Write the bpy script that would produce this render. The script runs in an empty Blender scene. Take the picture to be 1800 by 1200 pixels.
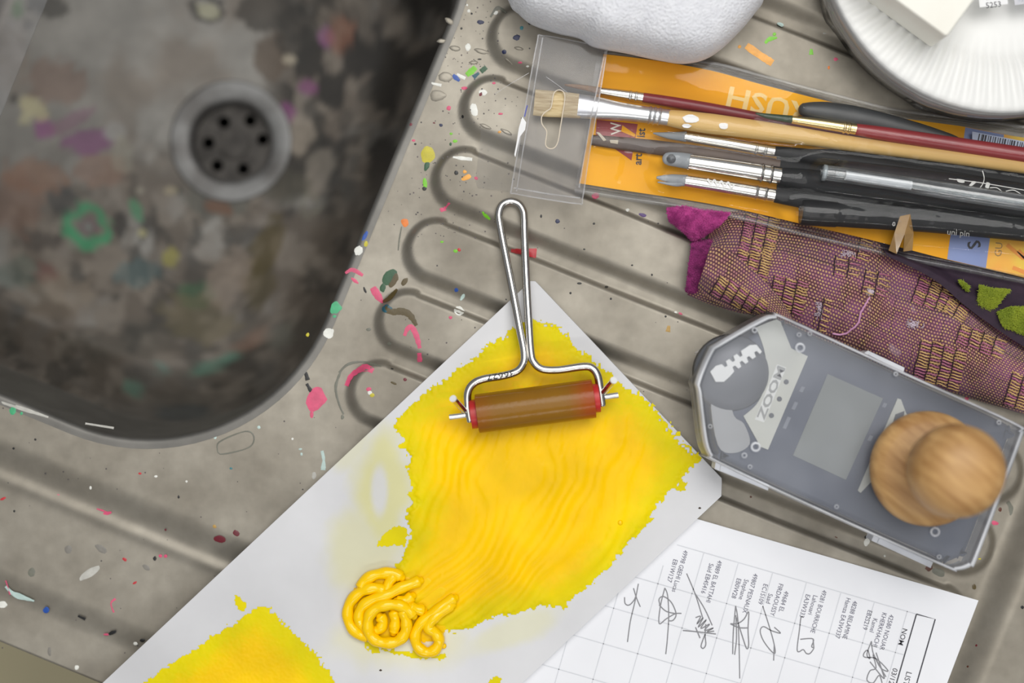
import bpy, math, random
import numpy as np
from mathutils import Vector, Matrix
from mathutils.geometry import tessellate_polygon

random.seed(7); RNG = np.random.default_rng(11)
SC = bpy.context.scene; COL = SC.collection
S = 0.00025          # metres per photo pixel in the plane of the drainer ribs (z = 0)
H = 0.625            # camera height above that plane
R_ = math.radians

# ------------------------------------------------------------------ camera
cam_d = bpy.data.cameras.new('camera'); cam = bpy.data.objects.new('camera', cam_d); COL.objects.link(cam)
cam.location = (0, 0, H); cam.rotation_euler = (0, 0, 0)
cam_d.lens = 50; cam_d.sensor_width = 36; cam_d.clip_start = 0.02; cam_d.clip_end = 20
cam_d.dof.use_dof = True; cam_d.dof.focus_distance = 0.618; cam_d.dof.aperture_fstop = 2.8
SC.camera = cam

# ------------------------------------------------------------------ world + lamps
W = bpy.data.worlds.new('room_light'); SC.world = W; W.use_nodes = True
W.node_tree.nodes['Background'].inputs[0].default_value = (0.93, 0.96, 1.0, 1)
W.node_tree.nodes['Background'].inputs[1].default_value = 0.24

def area(name, loc, target, sx, sy, power, col=(1, 1, 1)):
    l = bpy.data.lights.new(name, 'AREA'); l.shape = 'RECTANGLE'; l.size = sx; l.size_y = sy
    l.energy = power; l.color = col
    o = bpy.data.objects.new(name, l); COL.objects.link(o); o.location = loc
    o.rotation_euler = (Vector(target) - Vector(loc)).to_track_quat('-Z', 'Y').to_euler()
    return o
area('ceiling_panel_light', (0.38, 0.86, 1.9), (0.05, 0.05, 0), 1.6, 1.0, 26, (1.0, 0.985, 0.96))
area('added_overhead_fill_light', (-0.15, -0.12, 1.9), (-0.15, -0.12, 0), 1.4, 1.2, 9, (1.0, 0.985, 0.96))  # added overhead fill that brightens the rib tops, no known lamp
area('fluorescent_tube_light', (0.25, -1.25, 1.25), (0.1, 0, 0), 1.3, 0.05, 4.5, (1.0, 0.98, 0.95))
SC.view_settings.view_transform = 'Standard'; SC.view_settings.look = 'None'
SC.view_settings.gamma = 1; SC.view_settings.use_curve_mapping = False
SC.view_settings.exposure = 0.14
SC.cycles.transparent_max_bounces = 24

# ------------------------------------------------------------------ coordinates
def P(px, py, z=0.0):
    k = (H - z) / H * S
    return ((px - 900) * k, (600 - py) * k, z)
def T(px, py, z=0.0):            # true plane coordinates, no perspective
    return ((px - 900) * S, (600 - py) * S, z)
CU, SU = math.cos(R_(22.5)), math.sin(R_(22.5))
def uv2px(u, v): return (u * CU - v * SU, u * SU + v * CU)
def px2uv(x, y): return (x * CU + y * SU, -x * SU + y * CU)

# ------------------------------------------------------------------ noise
class VN:
    def __init__(s, seed, n=128):
        s.t = np.random.default_rng(seed).random((n, n)); s.n = n
    def __call__(s, x, y):
        x = np.asarray(x, float); y = np.asarray(y, float)
        i = np.floor(x).astype(int); j = np.floor(y).astype(int)
        fx = x - i; fy = y - j; fx = fx*fx*(3-2*fx); fy = fy*fy*(3-2*fy); n = s.n
        a = s.t[i % n, j % n]; b = s.t[(i+1) % n, j % n]; c = s.t[i % n, (j+1) % n]; d = s.t[(i+1) % n, (j+1) % n]
        return (a*(1-fx)+b*fx)*(1-fy) + (c*(1-fx)+d*fx)*fy
    def fbm(s, x, y, o=4):
        r = 0; a = 0.5; t = 0
        for k in range(o):
            r = r + a*s(np.asarray(x)*2**k + 17.3*k, np.asarray(y)*2**k + 9.1*k); t += a; a *= .5
        return r/t
N1, N2, N3 = VN(1), VN(2), VN(3)
def sstep(a, b, x):
    t = np.clip((np.asarray(x, float)-a)/(b-a), 0, 1); return t*t*(3-2*t)
def poly_sd(px, py, poly):
    px = np.asarray(px, float); py = np.asarray(py, float)
    d = np.full(px.shape, 1e18); ins = np.zeros(px.shape, bool); n = len(poly)
    for i in range(n):
        ax, ay = poly[i]; bx, by = poly[(i+1) % n]
        ex, ey = bx-ax, by-ay; wx, wy = px-ax, py-ay
        t = np.clip((wx*ex+wy*ey)/(ex*ex+ey*ey+1e-12), 0, 1)
        d = np.minimum(d, (wx-ex*t)**2+(wy-ey*t)**2)
        c = ((ay > py) != (by > py)) & (px < ex*(py-ay)/(ey if abs(ey) > 1e-9 else 1e-9)+ax)
        ins ^= c
    d = np.sqrt(d); return np.where(ins, -d, d)
def crom(pts, n=8, closed=False):
    pts = [np.array(p, float) for p in pts]; out = []; m = len(pts)
    rng = range(m if closed else m-1)
    for i in rng:
        if closed: p0, p1, p2, p3 = pts[(i-1) % m], pts[i], pts[(i+1) % m], pts[(i+2) % m]
        else: p0, p1, p2, p3 = pts[max(i-1, 0)], pts[i], pts[i+1], pts[min(i+2, m-1)]
        for k in range(n):
            t = k/n
            out.append(0.5*((2*p1)+(-p0+p2)*t+(2*p0-5*p1+4*p2-p3)*t*t+(-p0+3*p1-3*p2+p3)*t**3))
    if not closed: out.append(pts[-1])
    return [tuple(p) for p in out]
def resample(pts, n):
    p = np.array(pts, float); d = np.r_[0, np.cumsum(np.linalg.norm(np.diff(p, axis=0), axis=1))]
    t = np.linspace(0, d[-1], n)
    return np.stack([np.interp(t, d, p[:, k]) for k in range(p.shape[1])], 1)

# ------------------------------------------------------------------ materials
def srgb(r, g, b):
    f = lambda c: ((c/255)/12.92 if c/255 <= 0.04045 else (((c/255)+0.055)/1.055)**2.4)
    return (f(r), f(g), f(b), 1)
MATS = {}
def pm(name, c1, c2=None, scale=60, rough=.5, metal=0., bump=0., bscale=None, coat=0., detail=4, spec=.5,
       sss=0., bdist=.0004, stretch=None, trans=0., alpha=1., sheen=0., r2=None):
    if name in MATS: return MATS[name]
    m = bpy.data.materials.new(name); m.use_nodes = True; nt = m.node_tree; b = nt.nodes['Principled BSDF']
    tc = nt.nodes.new('ShaderNodeTexCoord'); vec = tc.outputs['Object']
    if stretch:
        mp = nt.nodes.new('ShaderNodeMapping'); nt.links.new(vec, mp.inputs[0]); vec = mp.outputs[0]
        mp.inputs['Rotation'].default_value = stretch[1]; mp2 = nt.nodes.new('ShaderNodeMapping'); nt.links.new(vec, mp2.inputs[0]); vec = mp2.outputs[0]; mp2.inputs['Scale'].default_value = stretch[0]
    nz = nt.nodes.new('ShaderNodeTexNoise'); nz.inputs['Scale'].default_value = scale; nz.inputs['Detail'].default_value = detail
    nt.links.new(vec, nz.inputs['Vector'])
    mx = nt.nodes.new('ShaderNodeMix'); mx.data_type = 'RGBA'
    cr = nt.nodes.new('ShaderNodeMapRange'); cr.inputs[1].default_value = .35; cr.inputs[2].default_value = .65
    nt.links.new(nz.outputs[0], cr.inputs[0]); nt.links.new(cr.outputs[0], mx.inputs[0])
    mx.inputs[6].default_value = c1; mx.inputs[7].default_value = c2 or tuple(x*.9 for x in c1[:3])+(1,)
    nt.links.new(mx.outputs[2], b.inputs['Base Color'])
    b.inputs['Roughness'].default_value = rough; b.inputs['Metallic'].default_value = metal
    b.inputs['Specular IOR Level'].default_value = spec; b.inputs['Coat Weight'].default_value = coat
    b.inputs['Transmission Weight'].default_value = trans; b.inputs['Alpha'].default_value = alpha
    if sheen: b.inputs['Sheen Weight'].default_value = sheen
    if sss: b.inputs['Subsurface Weight'].default_value = sss; b.inputs['Subsurface Scale'].default_value = .003
    if r2 is not None:
        rr = nt.nodes.new('ShaderNodeMapRange'); rr.inputs[3].default_value = rough; rr.inputs[4].default_value = r2
        nt.links.new(cr.outputs[0], rr.inputs[0]); nt.links.new(rr.outputs[0], b.inputs['Roughness'])
    if bump:
        n2 = nt.nodes.new('ShaderNodeTexNoise'); n2.inputs['Scale'].default_value = bscale or scale*4; n2.inputs['Detail'].default_value = 3
        nt.links.new(vec, n2.inputs['Vector'])
        bp = nt.nodes.new('ShaderNodeBump'); bp.inputs['Strength'].default_value = bump; bp.inputs['Distance'].default_value = bdist
        nt.links.new(n2.outputs[0], bp.inputs['Height']); nt.links.new(bp.outputs[0], b.inputs['Normal'])
    MATS[name] = m; return m
def clear(name, tint=(.95, .95, .95), haze=.1, hazecol=(.8, .8, .82), gloss=.12, rough=.06, hscale=120, bump=0., fk=.7):
    if name in MATS: return MATS[name]
    m = bpy.data.materials.new(name); m.use_nodes = True; nt = m.node_tree
    for n in list(nt.nodes): nt.nodes.remove(n)
    out = nt.nodes.new('ShaderNodeOutputMaterial'); tr = nt.nodes.new('ShaderNodeBsdfTransparent'); tr.inputs[0].default_value = (*tint, 1)
    df = nt.nodes.new('ShaderNodeBsdfDiffuse'); df.inputs[0].default_value = (*hazecol, 1)
    gl = nt.nodes.new('ShaderNodeBsdfGlossy'); gl.inputs['Roughness'].default_value = rough
    tc = nt.nodes.new('ShaderNodeTexCoord'); nz = nt.nodes.new('ShaderNodeTexNoise'); nz.inputs['Scale'].default_value = hscale
    nt.links.new(tc.outputs['Object'], nz.inputs['Vector'])
    mr = nt.nodes.new('ShaderNodeMapRange'); mr.inputs[1].default_value = .3; mr.inputs[2].default_value = .7
    mr.inputs[3].default_value = haze*.6; mr.inputs[4].default_value = haze*1.4
    nt.links.new(nz.outputs[0], mr.inputs[0])
    m1 = nt.nodes.new('ShaderNodeMixShader'); nt.links.new(mr.outputs[0], m1.inputs[0]); nt.links.new(tr.outputs[0], m1.inputs[1]); nt.links.new(df.outputs[0], m1.inputs[2])
    fr = nt.nodes.new('ShaderNodeFresnel'); fr.inputs[0].default_value = 1.45
    ad = nt.nodes.new('ShaderNodeMath'); ad.operation = 'MULTIPLY_ADD'; ad.inputs[1].default_value = fk; ad.inputs[2].default_value = gloss*.4
    nt.links.new(fr.outputs[0], ad.inputs[0])
    m2 = nt.nodes.new('ShaderNodeMixShader'); nt.links.new(ad.outputs[0], m2.inputs[0]); nt.links.new(m1.outputs[0], m2.inputs[1]); nt.links.new(gl.outputs[0], m2.inputs[2])
    if bump:
        bp = nt.nodes.new('ShaderNodeBump'); bp.inputs['Strength'].default_value = bump; bp.inputs['Distance'].default_value = .0005
        nt.links.new(nz.outputs[0], bp.inputs['Height']); nt.links.new(bp.outputs[0], gl.inputs['Normal']); nt.links.new(bp.outputs[0], fr.inputs['Normal'])
    nt.links.new(m2.outputs[0], out.inputs[0]); MATS[name] = m; return m
def attr_mat(name, attr, c1, c2, rough=.4, metal1=0., metal2=0., bump=0, bscale=300, coat=0., rough2=None, nscale=40, spec=.5):
    """colour c1 -> c2 by a float vertex attribute; c2 None takes the colour attribute attr+'_col'"""
    m = bpy.data.materials.new(name); m.use_nodes = True; nt = m.node_tree; b = nt.nodes['Principled BSDF']
    at = nt.nodes.new('ShaderNodeAttribute'); at.attribute_name = attr
    tc = nt.nodes.new('ShaderNodeTexCoord')
    nz = nt.nodes.new('ShaderNodeTexNoise'); nz.inputs['Scale'].default_value = nscale; nz.inputs['Detail'].default_value = 6
    nt.links.new(tc.outputs['Object'], nz.inputs['Vector'])
    mr = nt.nodes.new('ShaderNodeMapRange'); mr.inputs[1].default_value = .3; mr.inputs[2].default_value = .7; mr.inputs[3].default_value = .82; mr.inputs[4].default_value = 1.12
    nt.links.new(nz.outputs[0], mr.inputs[0])
    mx = nt.nodes.new('ShaderNodeMix'); mx.data_type = 'RGBA'; nt.links.new(at.outputs['Fac'], mx.inputs[0])
    mx.inputs[6].default_value = c1
    if c2 is None:
        a2 = nt.nodes.new('ShaderNodeAttribute'); a2.attribute_name = attr+'_col'; nt.links.new(a2.outputs['Color'], mx.inputs[7])
    else: mx.inputs[7].default_value = c2
    vm = nt.nodes.new('ShaderNodeVectorMath'); vm.operation = 'SCALE'; nt.links.new(mx.outputs[2], vm.inputs[0]); nt.links.new(mr.outputs[0], vm.inputs['Scale'])
    nt.links.new(vm.outputs[0], b.inputs['Base Color'])
    for sock, a, c in (('Roughness', rough, rough if rough2 is None else rough2), ('Metallic', metal1, metal2)):
        q = nt.nodes.new('ShaderNodeMapRange'); q.inputs[3].default_value = a; q.inputs[4].default_value = c
        nt.links.new(at.outputs['Fac'], q.inputs[0]); nt.links.new(q.outputs[0], b.inputs[sock])
    b.inputs['Coat Weight'].default_value = coat; b.inputs['Specular IOR Level'].default_value = spec
    if bump:
        n2 = nt.nodes.new('ShaderNodeTexNoise'); n2.inputs['Scale'].default_value = bscale; n2.inputs['Detail'].default_value = 4
        nt.links.new(tc.outputs['Object'], n2.inputs['Vector'])
        bp = nt.nodes.new('ShaderNodeBump'); bp.inputs['Strength'].default_value = bump; bp.inputs['Distance'].default_value = .0003
        nt.links.new(n2.outputs[0], bp.inputs['Height']); nt.links.new(bp.outputs[0], b.inputs['Normal'])
    return m

# ------------------------------------------------------------------ objects
def root_of(o):
    while o.parent: o = o.parent
    return o
def tag(o, label, cat, group=None):
    o['label'] = label; o['category'] = cat
    if group: o['group'] = group
    return o
def thing(name, label, cat, loc, group=None):
    o = bpy.data.objects.new(name, None); COL.objects.link(o); o.location = loc; o.empty_display_size = .01
    bpy.context.view_layer.update()
    return tag(o, label, cat, group)
def mesh(name, V, F, mat, parent=None, smooth=True, uv=None, attrs=None, cols=None, sharp=None):
    V = np.asarray(V, float); me = bpy.data.meshes.new(name)
    if parent is not None: org = np.array(root_of(parent).location)
    else: org = np.array([(V[:, 0].min()+V[:, 0].max())/2, (V[:, 1].min()+V[:, 1].max())/2, V[:, 2].min()])
    me.from_pydata((V-org).tolist(), [], F if isinstance(F, list) else F.tolist())
    mats = mat if isinstance(mat, list) else [mat]
    for m in mats: me.materials.append(m)
    if smooth: me.polygons.foreach_set('use_smooth', [True]*len(me.polygons))
    if attrs:
        for k, a in attrs.items():
            at = me.attributes.new(k, 'FLOAT', 'POINT'); at.data.foreach_set('value', np.asarray(a, np.float32))
    if cols:
        for k, a in cols.items():
            at = me.attributes.new(k, 'FLOAT_COLOR', 'POINT'); at.data.foreach_set('color', np.asarray(a, np.float32).ravel())
    if uv is not None:
        ul = me.uv_layers.new(name='UVMap'); idx = np.zeros(len(me.loops), int); me.loops.foreach_get('vertex_index', idx)
        ul.data.foreach_set('uv', np.asarray(uv, np.float32)[idx].ravel())
    me.update()
    if smooth and sharp: 
        try: me.set_sharp_from_angle(angle=R_(sharp))
        except Exception: pass
    o = bpy.data.objects.new(name, me); COL.objects.link(o)
    if parent is not None:
        o.parent = parent
    else: o.location = org
    return o
def grid_faces(nu, nv, off=0):
    i, j = np.meshgrid(np.arange(nu-1), np.arange(nv-1), indexing='ij')
    a = (i*nv+j).ravel()+off
    return np.stack([a, a+nv, a+nv+1, a+1], 1)
def prism_geo(polys, z0, z1, conv=P, bevel=0.0):
    """polys[0] outline, the rest holes, in photo pixels; z0/z1 metres"""
    V = []; F = []; flat = []
    for pl in polys: flat += list(pl)
    tri = tessellate_polygon([[Vector((x, -y, 0)) for x, y in pl] for pl in polys])
    n = len(flat)
    top = [conv(x, y, z1) for x, y in flat]
    k = (lambda x, y: conv(x, y, z1)[:2])
    bot = [(*k(x, y), z0) for x, y in flat]
    V = top+bot
    def up(t):
        a, b, c = [np.array(top[i]) for i in t]
        return np.cross(b-a, c-a)[2] > 0
    for t in tri:
        t = tuple(t)
        if not up(t): t = t[::-1]
        F.append(t); F.append(tuple(i+n for i in t[::-1]))
    o = 0
    for q, pl in enumerate(polys):
        m = len(pl); ar = sum(pl[i][0]*-pl[(i+1) % m][1]-pl[(i+1) % m][0]*-pl[i][1] for i in range(m))
        ccw = ar > 0
        for i in range(m):
            a, b = o+i, o+(i+1) % m
            f = (a, a+n, b+n, b)
            out = ccw if q == 0 else (not ccw)
            F.append(f if out else f[::-1])
        o += m
    return V, F
def prism(name, polys, z0, z1, mat, parent=None, conv=P, smooth=False, sharp=None):
    V, F = prism_geo(polys, z0, z1, conv); return mesh(name, V, F, mat, parent, smooth, sharp=sharp)
def bevelled(name, poly, z0, z1, b, mat, parent=None, conv=P):
    """outline prism with a rounded upper edge (b in pixels)"""
    pl = resample(list(poly)+[poly[0]], max(len(poly)*2, 48))[:-1] if len(poly) < 24 else np.array(poly, float)
    c = pl.mean(0); rings = []; n = len(pl)
    nrm = np.roll(pl, -1, 0)-np.roll(pl, 1, 0); nrm = np.stack([nrm[:, 1], -nrm[:, 0]], 1); nrm /= np.linalg.norm(nrm, axis=1)[:, None]+1e-9
    if ((pl-c)*nrm).sum() < 0: nrm = -nrm
    zb = b*S
    for a in (None, 0, 30, 60, 90):
        if a is None: rings.append([(*conv(x, y, z1)[:2], z0) for x, y in pl])
        else:
            q = pl-nrm*(b*(1-math.cos(R_(a))))
            rings.append([(*conv(x, y, z1)[:2], z1-zb+zb*math.sin(R_(a))) for x, y in q])
    V = [p for r in rings for p in r]; F = []
    for r in range(len(rings)-1):
        for i in range(n):
            F.append((r*n+i, r*n+(i+1) % n, (r+1)*n+(i+1) % n, (r+1)*n+i))
    last = (len(rings)-1)*n
    tri = tessellate_polygon([[Vector((V[last+i][0], V[last+i][1], 0)) for i in range(n)]])
    F += [tuple(last+i for i in t) for t in tri]; F += [tuple(i for i in t[::-1]) for t in tri]
    return orient(mesh(name, V, F, mat, parent, True, sharp=50))
import bmesh
def orient(o):
    bm = bmesh.new(); bm.from_mesh(o.data); bmesh.ops.recalc_face_normals(bm, faces=bm.faces[:]); bm.to_mesh(o.data); bm.free(); return o
def tube_geo(path, rw, rh=None, seg=12, caps=True, round_ends=False):
    p = np.array(path, float); n = len(p)
    rw = np.broadcast_to(np.asarray(rw, float), (n,)).copy(); rh = rw.copy() if rh is None else np.broadcast_to(np.asarray(rh, float), (n,)).copy()
    if round_ends:
        def endc(pp, a, b, d):
            out = []
            for t in (80, 60, 35, 0):
                s = math.cos(R_(t)); out.append((pp + d*max(a, b)*math.sin(R_(t)), a*s, b*s))
            return out
        d0 = p[0]-p[1]; d0 /= np.linalg.norm(d0); d1 = p[-1]-p[-2]; d1 /= np.linalg.norm(d1)
        A = endc(p[0], rw[0], rh[0], d0); B = endc(p[-1], rw[-1], rh[-1], d1)[::-1]
        p = np.array([a[0] for a in A]+list(p[1:-1])+[b[0] for b in B]); rw = np.r_[[a[1] for a in A], rw[1:-1], [b[1] for b in B]]; rh = np.r_[[a[2] for a in A], rh[1:-1], [b[2] for b in B]]; n = len(p)
    V = []; prev = None
    for i in range(n):
        t = p[min(i+1, n-1)]-p[max(i-1, 0)]; t /= np.linalg.norm(t)+1e-12
        if abs(t[2]) < .8: side = np.cross(np.array([0, 0, 1.]), t)
        else: side = np.cross(np.array([0, 1., 0]), t)
        if prev is not None and abs(t[2]) >= .8 and np.dot(side, prev) < 0: side = -side
        side /= np.linalg.norm(side); prev = side; up = np.cross(t, side)
        for k in range(seg):
            a = 2*math.pi*k/seg
            V.append(p[i]+side*rw[i]*math.cos(a)+up*rh[i]*math.sin(a))
    F = []
    for i in range(n-1):
        for k in range(seg):
            F.append((i*seg+k, i*seg+(k+1) % seg, (i+1)*seg+(k+1) % seg, (i+1)*seg+k))
    if caps: F.append(tuple(range(seg))[::-1]); F.append(tuple((n-1)*seg+k for k in range(seg)))
    return V, F
def tube(name, path, rw, mat, parent=None, rh=None, seg=12, round_ends=False, sharp=40):
    V, F = tube_geo(path, rw, rh, seg, True, round_ends); return mesh(name, V, F, mat, parent, True, sharp=sharp)
def merge(geos):
    V = []; F = []
    for v, f in geos:
        o = len(V); V += [tuple(x) for x in v]; F += [tuple(i+o for i in q) for q in (f if isinstance(f, list) else f.tolist())]
    return V, F
def lathe_geo(prof, seg=48, c=(0, 0, 0)):
    V = []; F = []
    for r, z in prof:
        for k in range(seg):
            a = 2*math.pi*k/seg; V.append((c[0]+r*math.cos(a), c[1]+r*math.sin(a), c[2]+z))
    for i in range(len(prof)-1):
        for k in range(seg): F.append((i*seg+k, i*seg+(k+1) % seg, (i+1)*seg+(k+1) % seg, (i+1)*seg+k))
    F.append(tuple(range(seg))[::-1]); F.append(tuple((len(prof)-1)*seg+k for k in range(seg)))
    return V, F
def strip(name, top, bot, ns, nt, zf, mat, parent=None, attrs_f=None, smooth=True, ret=False):
    """surface spanned between two pixel polylines; zf(s,t,px,py) gives height"""
    A = resample(crom(top, 6), ns); B = resample(crom(bot, 6), ns)
    t = np.linspace(0, 1, nt); px = A[:, 0][:, None]*(1-t)+B[:, 0][:, None]*t; py = A[:, 1][:, None]*(1-t)+B[:, 1][:, None]*t
    s = np.repeat(np.linspace(0, 1, ns)[:, None], nt, 1); tt = np.repeat(t[None], ns, 0)
    z = zf(s, tt, px, py)*np.ones_like(px); k = (H-z)/H*S
    V = np.stack([(px-900)*k, (600-py)*k, z], -1).reshape(-1, 3)
    L = np.linalg.norm(np.diff(A, axis=0), axis=1).sum(); Wd = np.linalg.norm(A-B, axis=1).mean()
    uv = np.stack([s*L, tt*Wd], -1).reshape(-1, 2)
    F = grid_faces(ns, nt)[:, ::-1]
    o = mesh(name, V, F, mat, parent, smooth, uv=uv, attrs=attrs_f(s, tt, px, py) if attrs_f else None)
    if o.data.polygons[len(o.data.polygons)//2].normal.z < 0: o.data.flip_normals()
    if ret:
        def pos(a, b):
            i = np.clip(a*(ns-1), 0, ns-1.001); j = np.clip(b*(nt-1), 0, nt-1.001); i0 = int(i); j0 = int(j); fi = i-i0; fj = j-j0
            G = V.reshape(ns, nt, 3)
            return (G[i0, j0]*(1-fi)+G[i0+1, j0]*fi)*(1-fj)+(G[i0, j0+1]*(1-fi)+G[i0+1, j0+1]*fi)*fj
        return o, pos
    return o
FONT = bpy.data.fonts.load('<builtin>') if 'Bfont' not in bpy.data.fonts else bpy.data.fonts['Bfont']
def text_geo(body, px, py, z, size, d, align='LEFT', bold=0.0, conv=P, aspect=1.0):
    """flat lettering; size = letter body in pixels, d = reading direction in photo pixels"""
    cu = bpy.data.curves.new('lettering', 'FONT'); cu.body = body; cu.size = 1; cu.align_x = align; cu.offset = bold; cu.resolution_u = 2
    o = bpy.data.objects.new('lettering', cu); COL.objects.link(o); bpy.context.view_layer.update()
    me = bpy.data.meshes.new_from_object(o.evaluated_get(bpy.context.evaluated_depsgraph_get()))
    V = [v.co.copy() for v in me.vertices]; F = [tuple(p.vertices) for p in me.polygons]
    bpy.data.objects.remove(o); bpy.data.curves.remove(cu); bpy.data.meshes.remove(me)
    l = math.hypot(*d); dx, dy = d[0]/l, d[1]/l
    ux, uy = dy, -dx                     # letter "up" on the photo: reading direction turned 90 deg left
    out = []
    for v in V:
        x = px+(dx*v.x*aspect+ux*v.y)*size; y = py+(dy*v.x*aspect+uy*v.y)*size
        zz = z(x, y) if callable(z) else z
        out.append(conv(x, y, zz))
    return out, F
def lettering(name, body, px, py, z, size, d, mat, parent, **k):
    V, F = text_geo(body, px, py, z, size, d, **k); return mesh(name, V, F, mat, parent, False)
def ribbon_geo(pts, w, z, dome=0.0):
    """flat inked stroke along pixel points"""
    p = np.array(pts, float); n = len(p); w = np.broadcast_to(np.asarray(w, float), (n,)); V = []; F = []
    for i in range(n):
        t = p[min(i+1, n-1)]-p[max(i-1, 0)]; t /= np.linalg.norm(t)+1e-9; q = np.array([-t[1], t[0]])*w[i]/2
        for sgn in (-1, 0, 1) if dome else (-1, 1):
            x, y = p[i]+q*sgn; zz = z(x, y) if callable(z) else z
            V.append(P(x, y, zz+(dome if sgn == 0 and 0 < i < n-1 else 0)))
    m = 3 if dome else 2
    for i in range(n-1):
        for k in range(m-1): F.append((i*m+k, i*m+k+1, (i+1)*m+k+1, (i+1)*m+k))
    return V, F

# ==================================================================== SETTING
floor_m = pm('floor_beige', srgb(186, 176, 142), srgb(176, 166, 134), 8, .7)
fl = mesh('floor', [(-1.6, -1.6, -.62), (1.6, -1.6, -.62), (1.6, 1.6, -.62), (-1.6, 1.6, -.62)], [(0, 1, 2, 3)], floor_m, None, False)
fl['kind'] = 'structure'

# ==================================================================== SINK
BASE = -.0042
RC, RS = math.cos(R_(21.7)), math.sin(R_(21.7))
U0, U1, V0, V1, RR = -330., 750., -620., 651., 350.
def bowl_sd(u, v):
    uc, vc, hu, hv = (U0+U1)/2, (V0+V1)/2, (U1-U0)/2, (V1-V0)/2
    qx = np.abs(u-uc)-(hu-RR); qy = np.abs(v-vc)-(hv-RR)
    return np.hypot(np.maximum(qx, 0), np.maximum(qy, 0))+np.minimum(np.maximum(qx, qy), 0)-RR
def hz(x, y):
    """height of the pressed steel at true plane pixel (x, y)"""
    x = np.asarray(x, float); y = np.asarray(y, float)
    m = x*RC+y*RS; n = -x*RS+y*RC; u = x*CU+y*SU; v = -x*SU+y*CU
    r = np.zeros_like(x)
    for k in range(-6, 3):
        nc = 122+135*k; hw = 43
        a = np.clip(m, 831+hw, 1972-hw); dm = m-a; dn = n-nc; dd = np.hypot(dm, dn)+1e-6; d = dd-hw
        w = 15+8*dn/dd; w = np.where(np.abs(dm) > 1, np.maximum(w, 14), w)
        r = np.maximum(r, 1-.55*sstep(-1, 1, d/w*2-1)-.45*np.clip(d/w, 0, 1))
    z = BASE+.0042*r
    f = -.0042*sstep(712, 772, v)+.0009*np.exp(-((v-782)/11)**2)-.0028*sstep(930, 985, v)
    g = .009*sstep(1990, 2052, u)
    z = z+np.where(v > 690, f, 0)+g
    z = z+.00022*(N1.fbm(x/140, y/140, 3)-.5)*(r < .5)
    return z
def hzp(x, y):                 # height under a photo pixel (parallax is tiny here)
    return float(hz(np.array([x]), np.array([y]))[0])

def steel_material():
    m = bpy.data.materials.new('worn_stainless_steel'); m.use_nodes = True; nt = m.node_tree; b = nt.nodes['Principled BSDF']
    tc = nt.nodes.new('ShaderNodeTexCoord')
    def noise(sc, det=5, stretch=None, rot=0.):
        n = nt.nodes.new('ShaderNodeTexNoise'); n.inputs['Scale'].default_value = sc; n.inputs['Detail'].default_value = det
        mp = nt.nodes.new('ShaderNodeMapping'); mp.inputs['Scale'].default_value = stretch or (1, 1, 1); mp.inputs['Rotation'].default_value = (0, 0, rot)
        nt.links.new(tc.outputs['Object'], mp.inputs[0]); nt.links.new(mp.outputs[0], n.inputs['Vector']); return n
    n1 = noise(26, 8); n2 = noise(9, 3); n3 = noise(420, 3, (1, .06, 1), R_(22)); n4 = noise(160, 6)
    def mr(n, a, b_, c, d):
        q = nt.nodes.new('ShaderNodeMapRange'); q.inputs[1].default_value = a; q.inputs[2].default_value = b_; q.inputs[3].default_value = c; q.inputs[4].default_value = d
        nt.links.new(n.outputs[0], q.inputs[0]); return q
    mx = nt.nodes.new('ShaderNodeMix'); mx.data_type = 'RGBA'; nt.links.new(mr(n1, .35, .7, 0, 1).outputs[0], mx.inputs[0])
    mx.inputs[6].default_value = (.335, .308, .258, 1); mx.inputs[7].default_value = (.262, .237, .194, 1)
    mx2 = nt.nodes.new('ShaderNodeMix'); mx2.data_type = 'RGBA'; mx2.blend_type = 'MULTIPLY'; mx2.inputs[0].default_value = 1
    nt.links.new(mx.outputs[2], mx2.inputs[6])
    v = nt.nodes.new('ShaderNodeMath'); v.operation = 'MULTIPLY'; nt.links.new(mr(n2, .3, .7, .93, 1.05).outputs[0], v.inputs[0]); nt.links.new(mr(n4, .3, .7, .9, 1.06).outputs[0], v.inputs[1])
    cb = nt.nodes.new('ShaderNodeCombineColor'); [nt.links.new(v.outputs[0], cb.inputs[i]) for i in range(3)]
    nt.links.new(cb.outputs[0], mx2.inputs[7]); nt.links.new(mx2.outputs[2], b.inputs['Base Color'])
    b.inputs['Metallic'].default_value = .74
    nt.links.new(mr(n1, .3, .7, .5, .62).outputs[0], b.inputs['Roughness']); b.inputs['Specular IOR Level'].default_value = .3
    bp = nt.nodes.new('ShaderNodeBump'); bp.inputs['Strength'].default_value = .12; bp.inputs['Distance'].default_value = .0002
    ad = nt.nodes.new('ShaderNodeMath'); nt.links.new(n3.outputs[0], ad.inputs[0]); nt.links.new(n4.outputs[0], ad.inputs[1])
    nt.links.new(ad.outputs[0], bp.inputs['Height']); nt.links.new(bp.outputs[0], b.inputs['Normal'])
    return m
STEEL = steel_material()
sink = thing('sink', 'stainless steel sink with ribbed drainer, speckled with dried paint', 'sink', T(900, 600, -.16))
# --- drainer: pressed sheet with ribs, front and right rims
gu = np.arange(-450, 2204, 4.0); gv = np.r_[np.arange(-760, 1056, 4.0), 1056.]
uu, vv = np.meshgrid(gu, gv, indexing='ij'); gx = uu*CU-vv*SU; gy = uu*SU+vv*CU
gz = hz(gx, gy); sd = bowl_sd(uu, vv)
gz = gz-.0022*(1-sstep(0, 5, sd))
Vd = np.stack([(gx-900)*S, (600-gy)*S, gz], -1).reshape(-1, 3)
Fd = grid_faces(len(gu), len(gv)); keep = (sd.ravel()[Fd] > -9).all(1); Fd = Fd[keep][:, ::-1]
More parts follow.
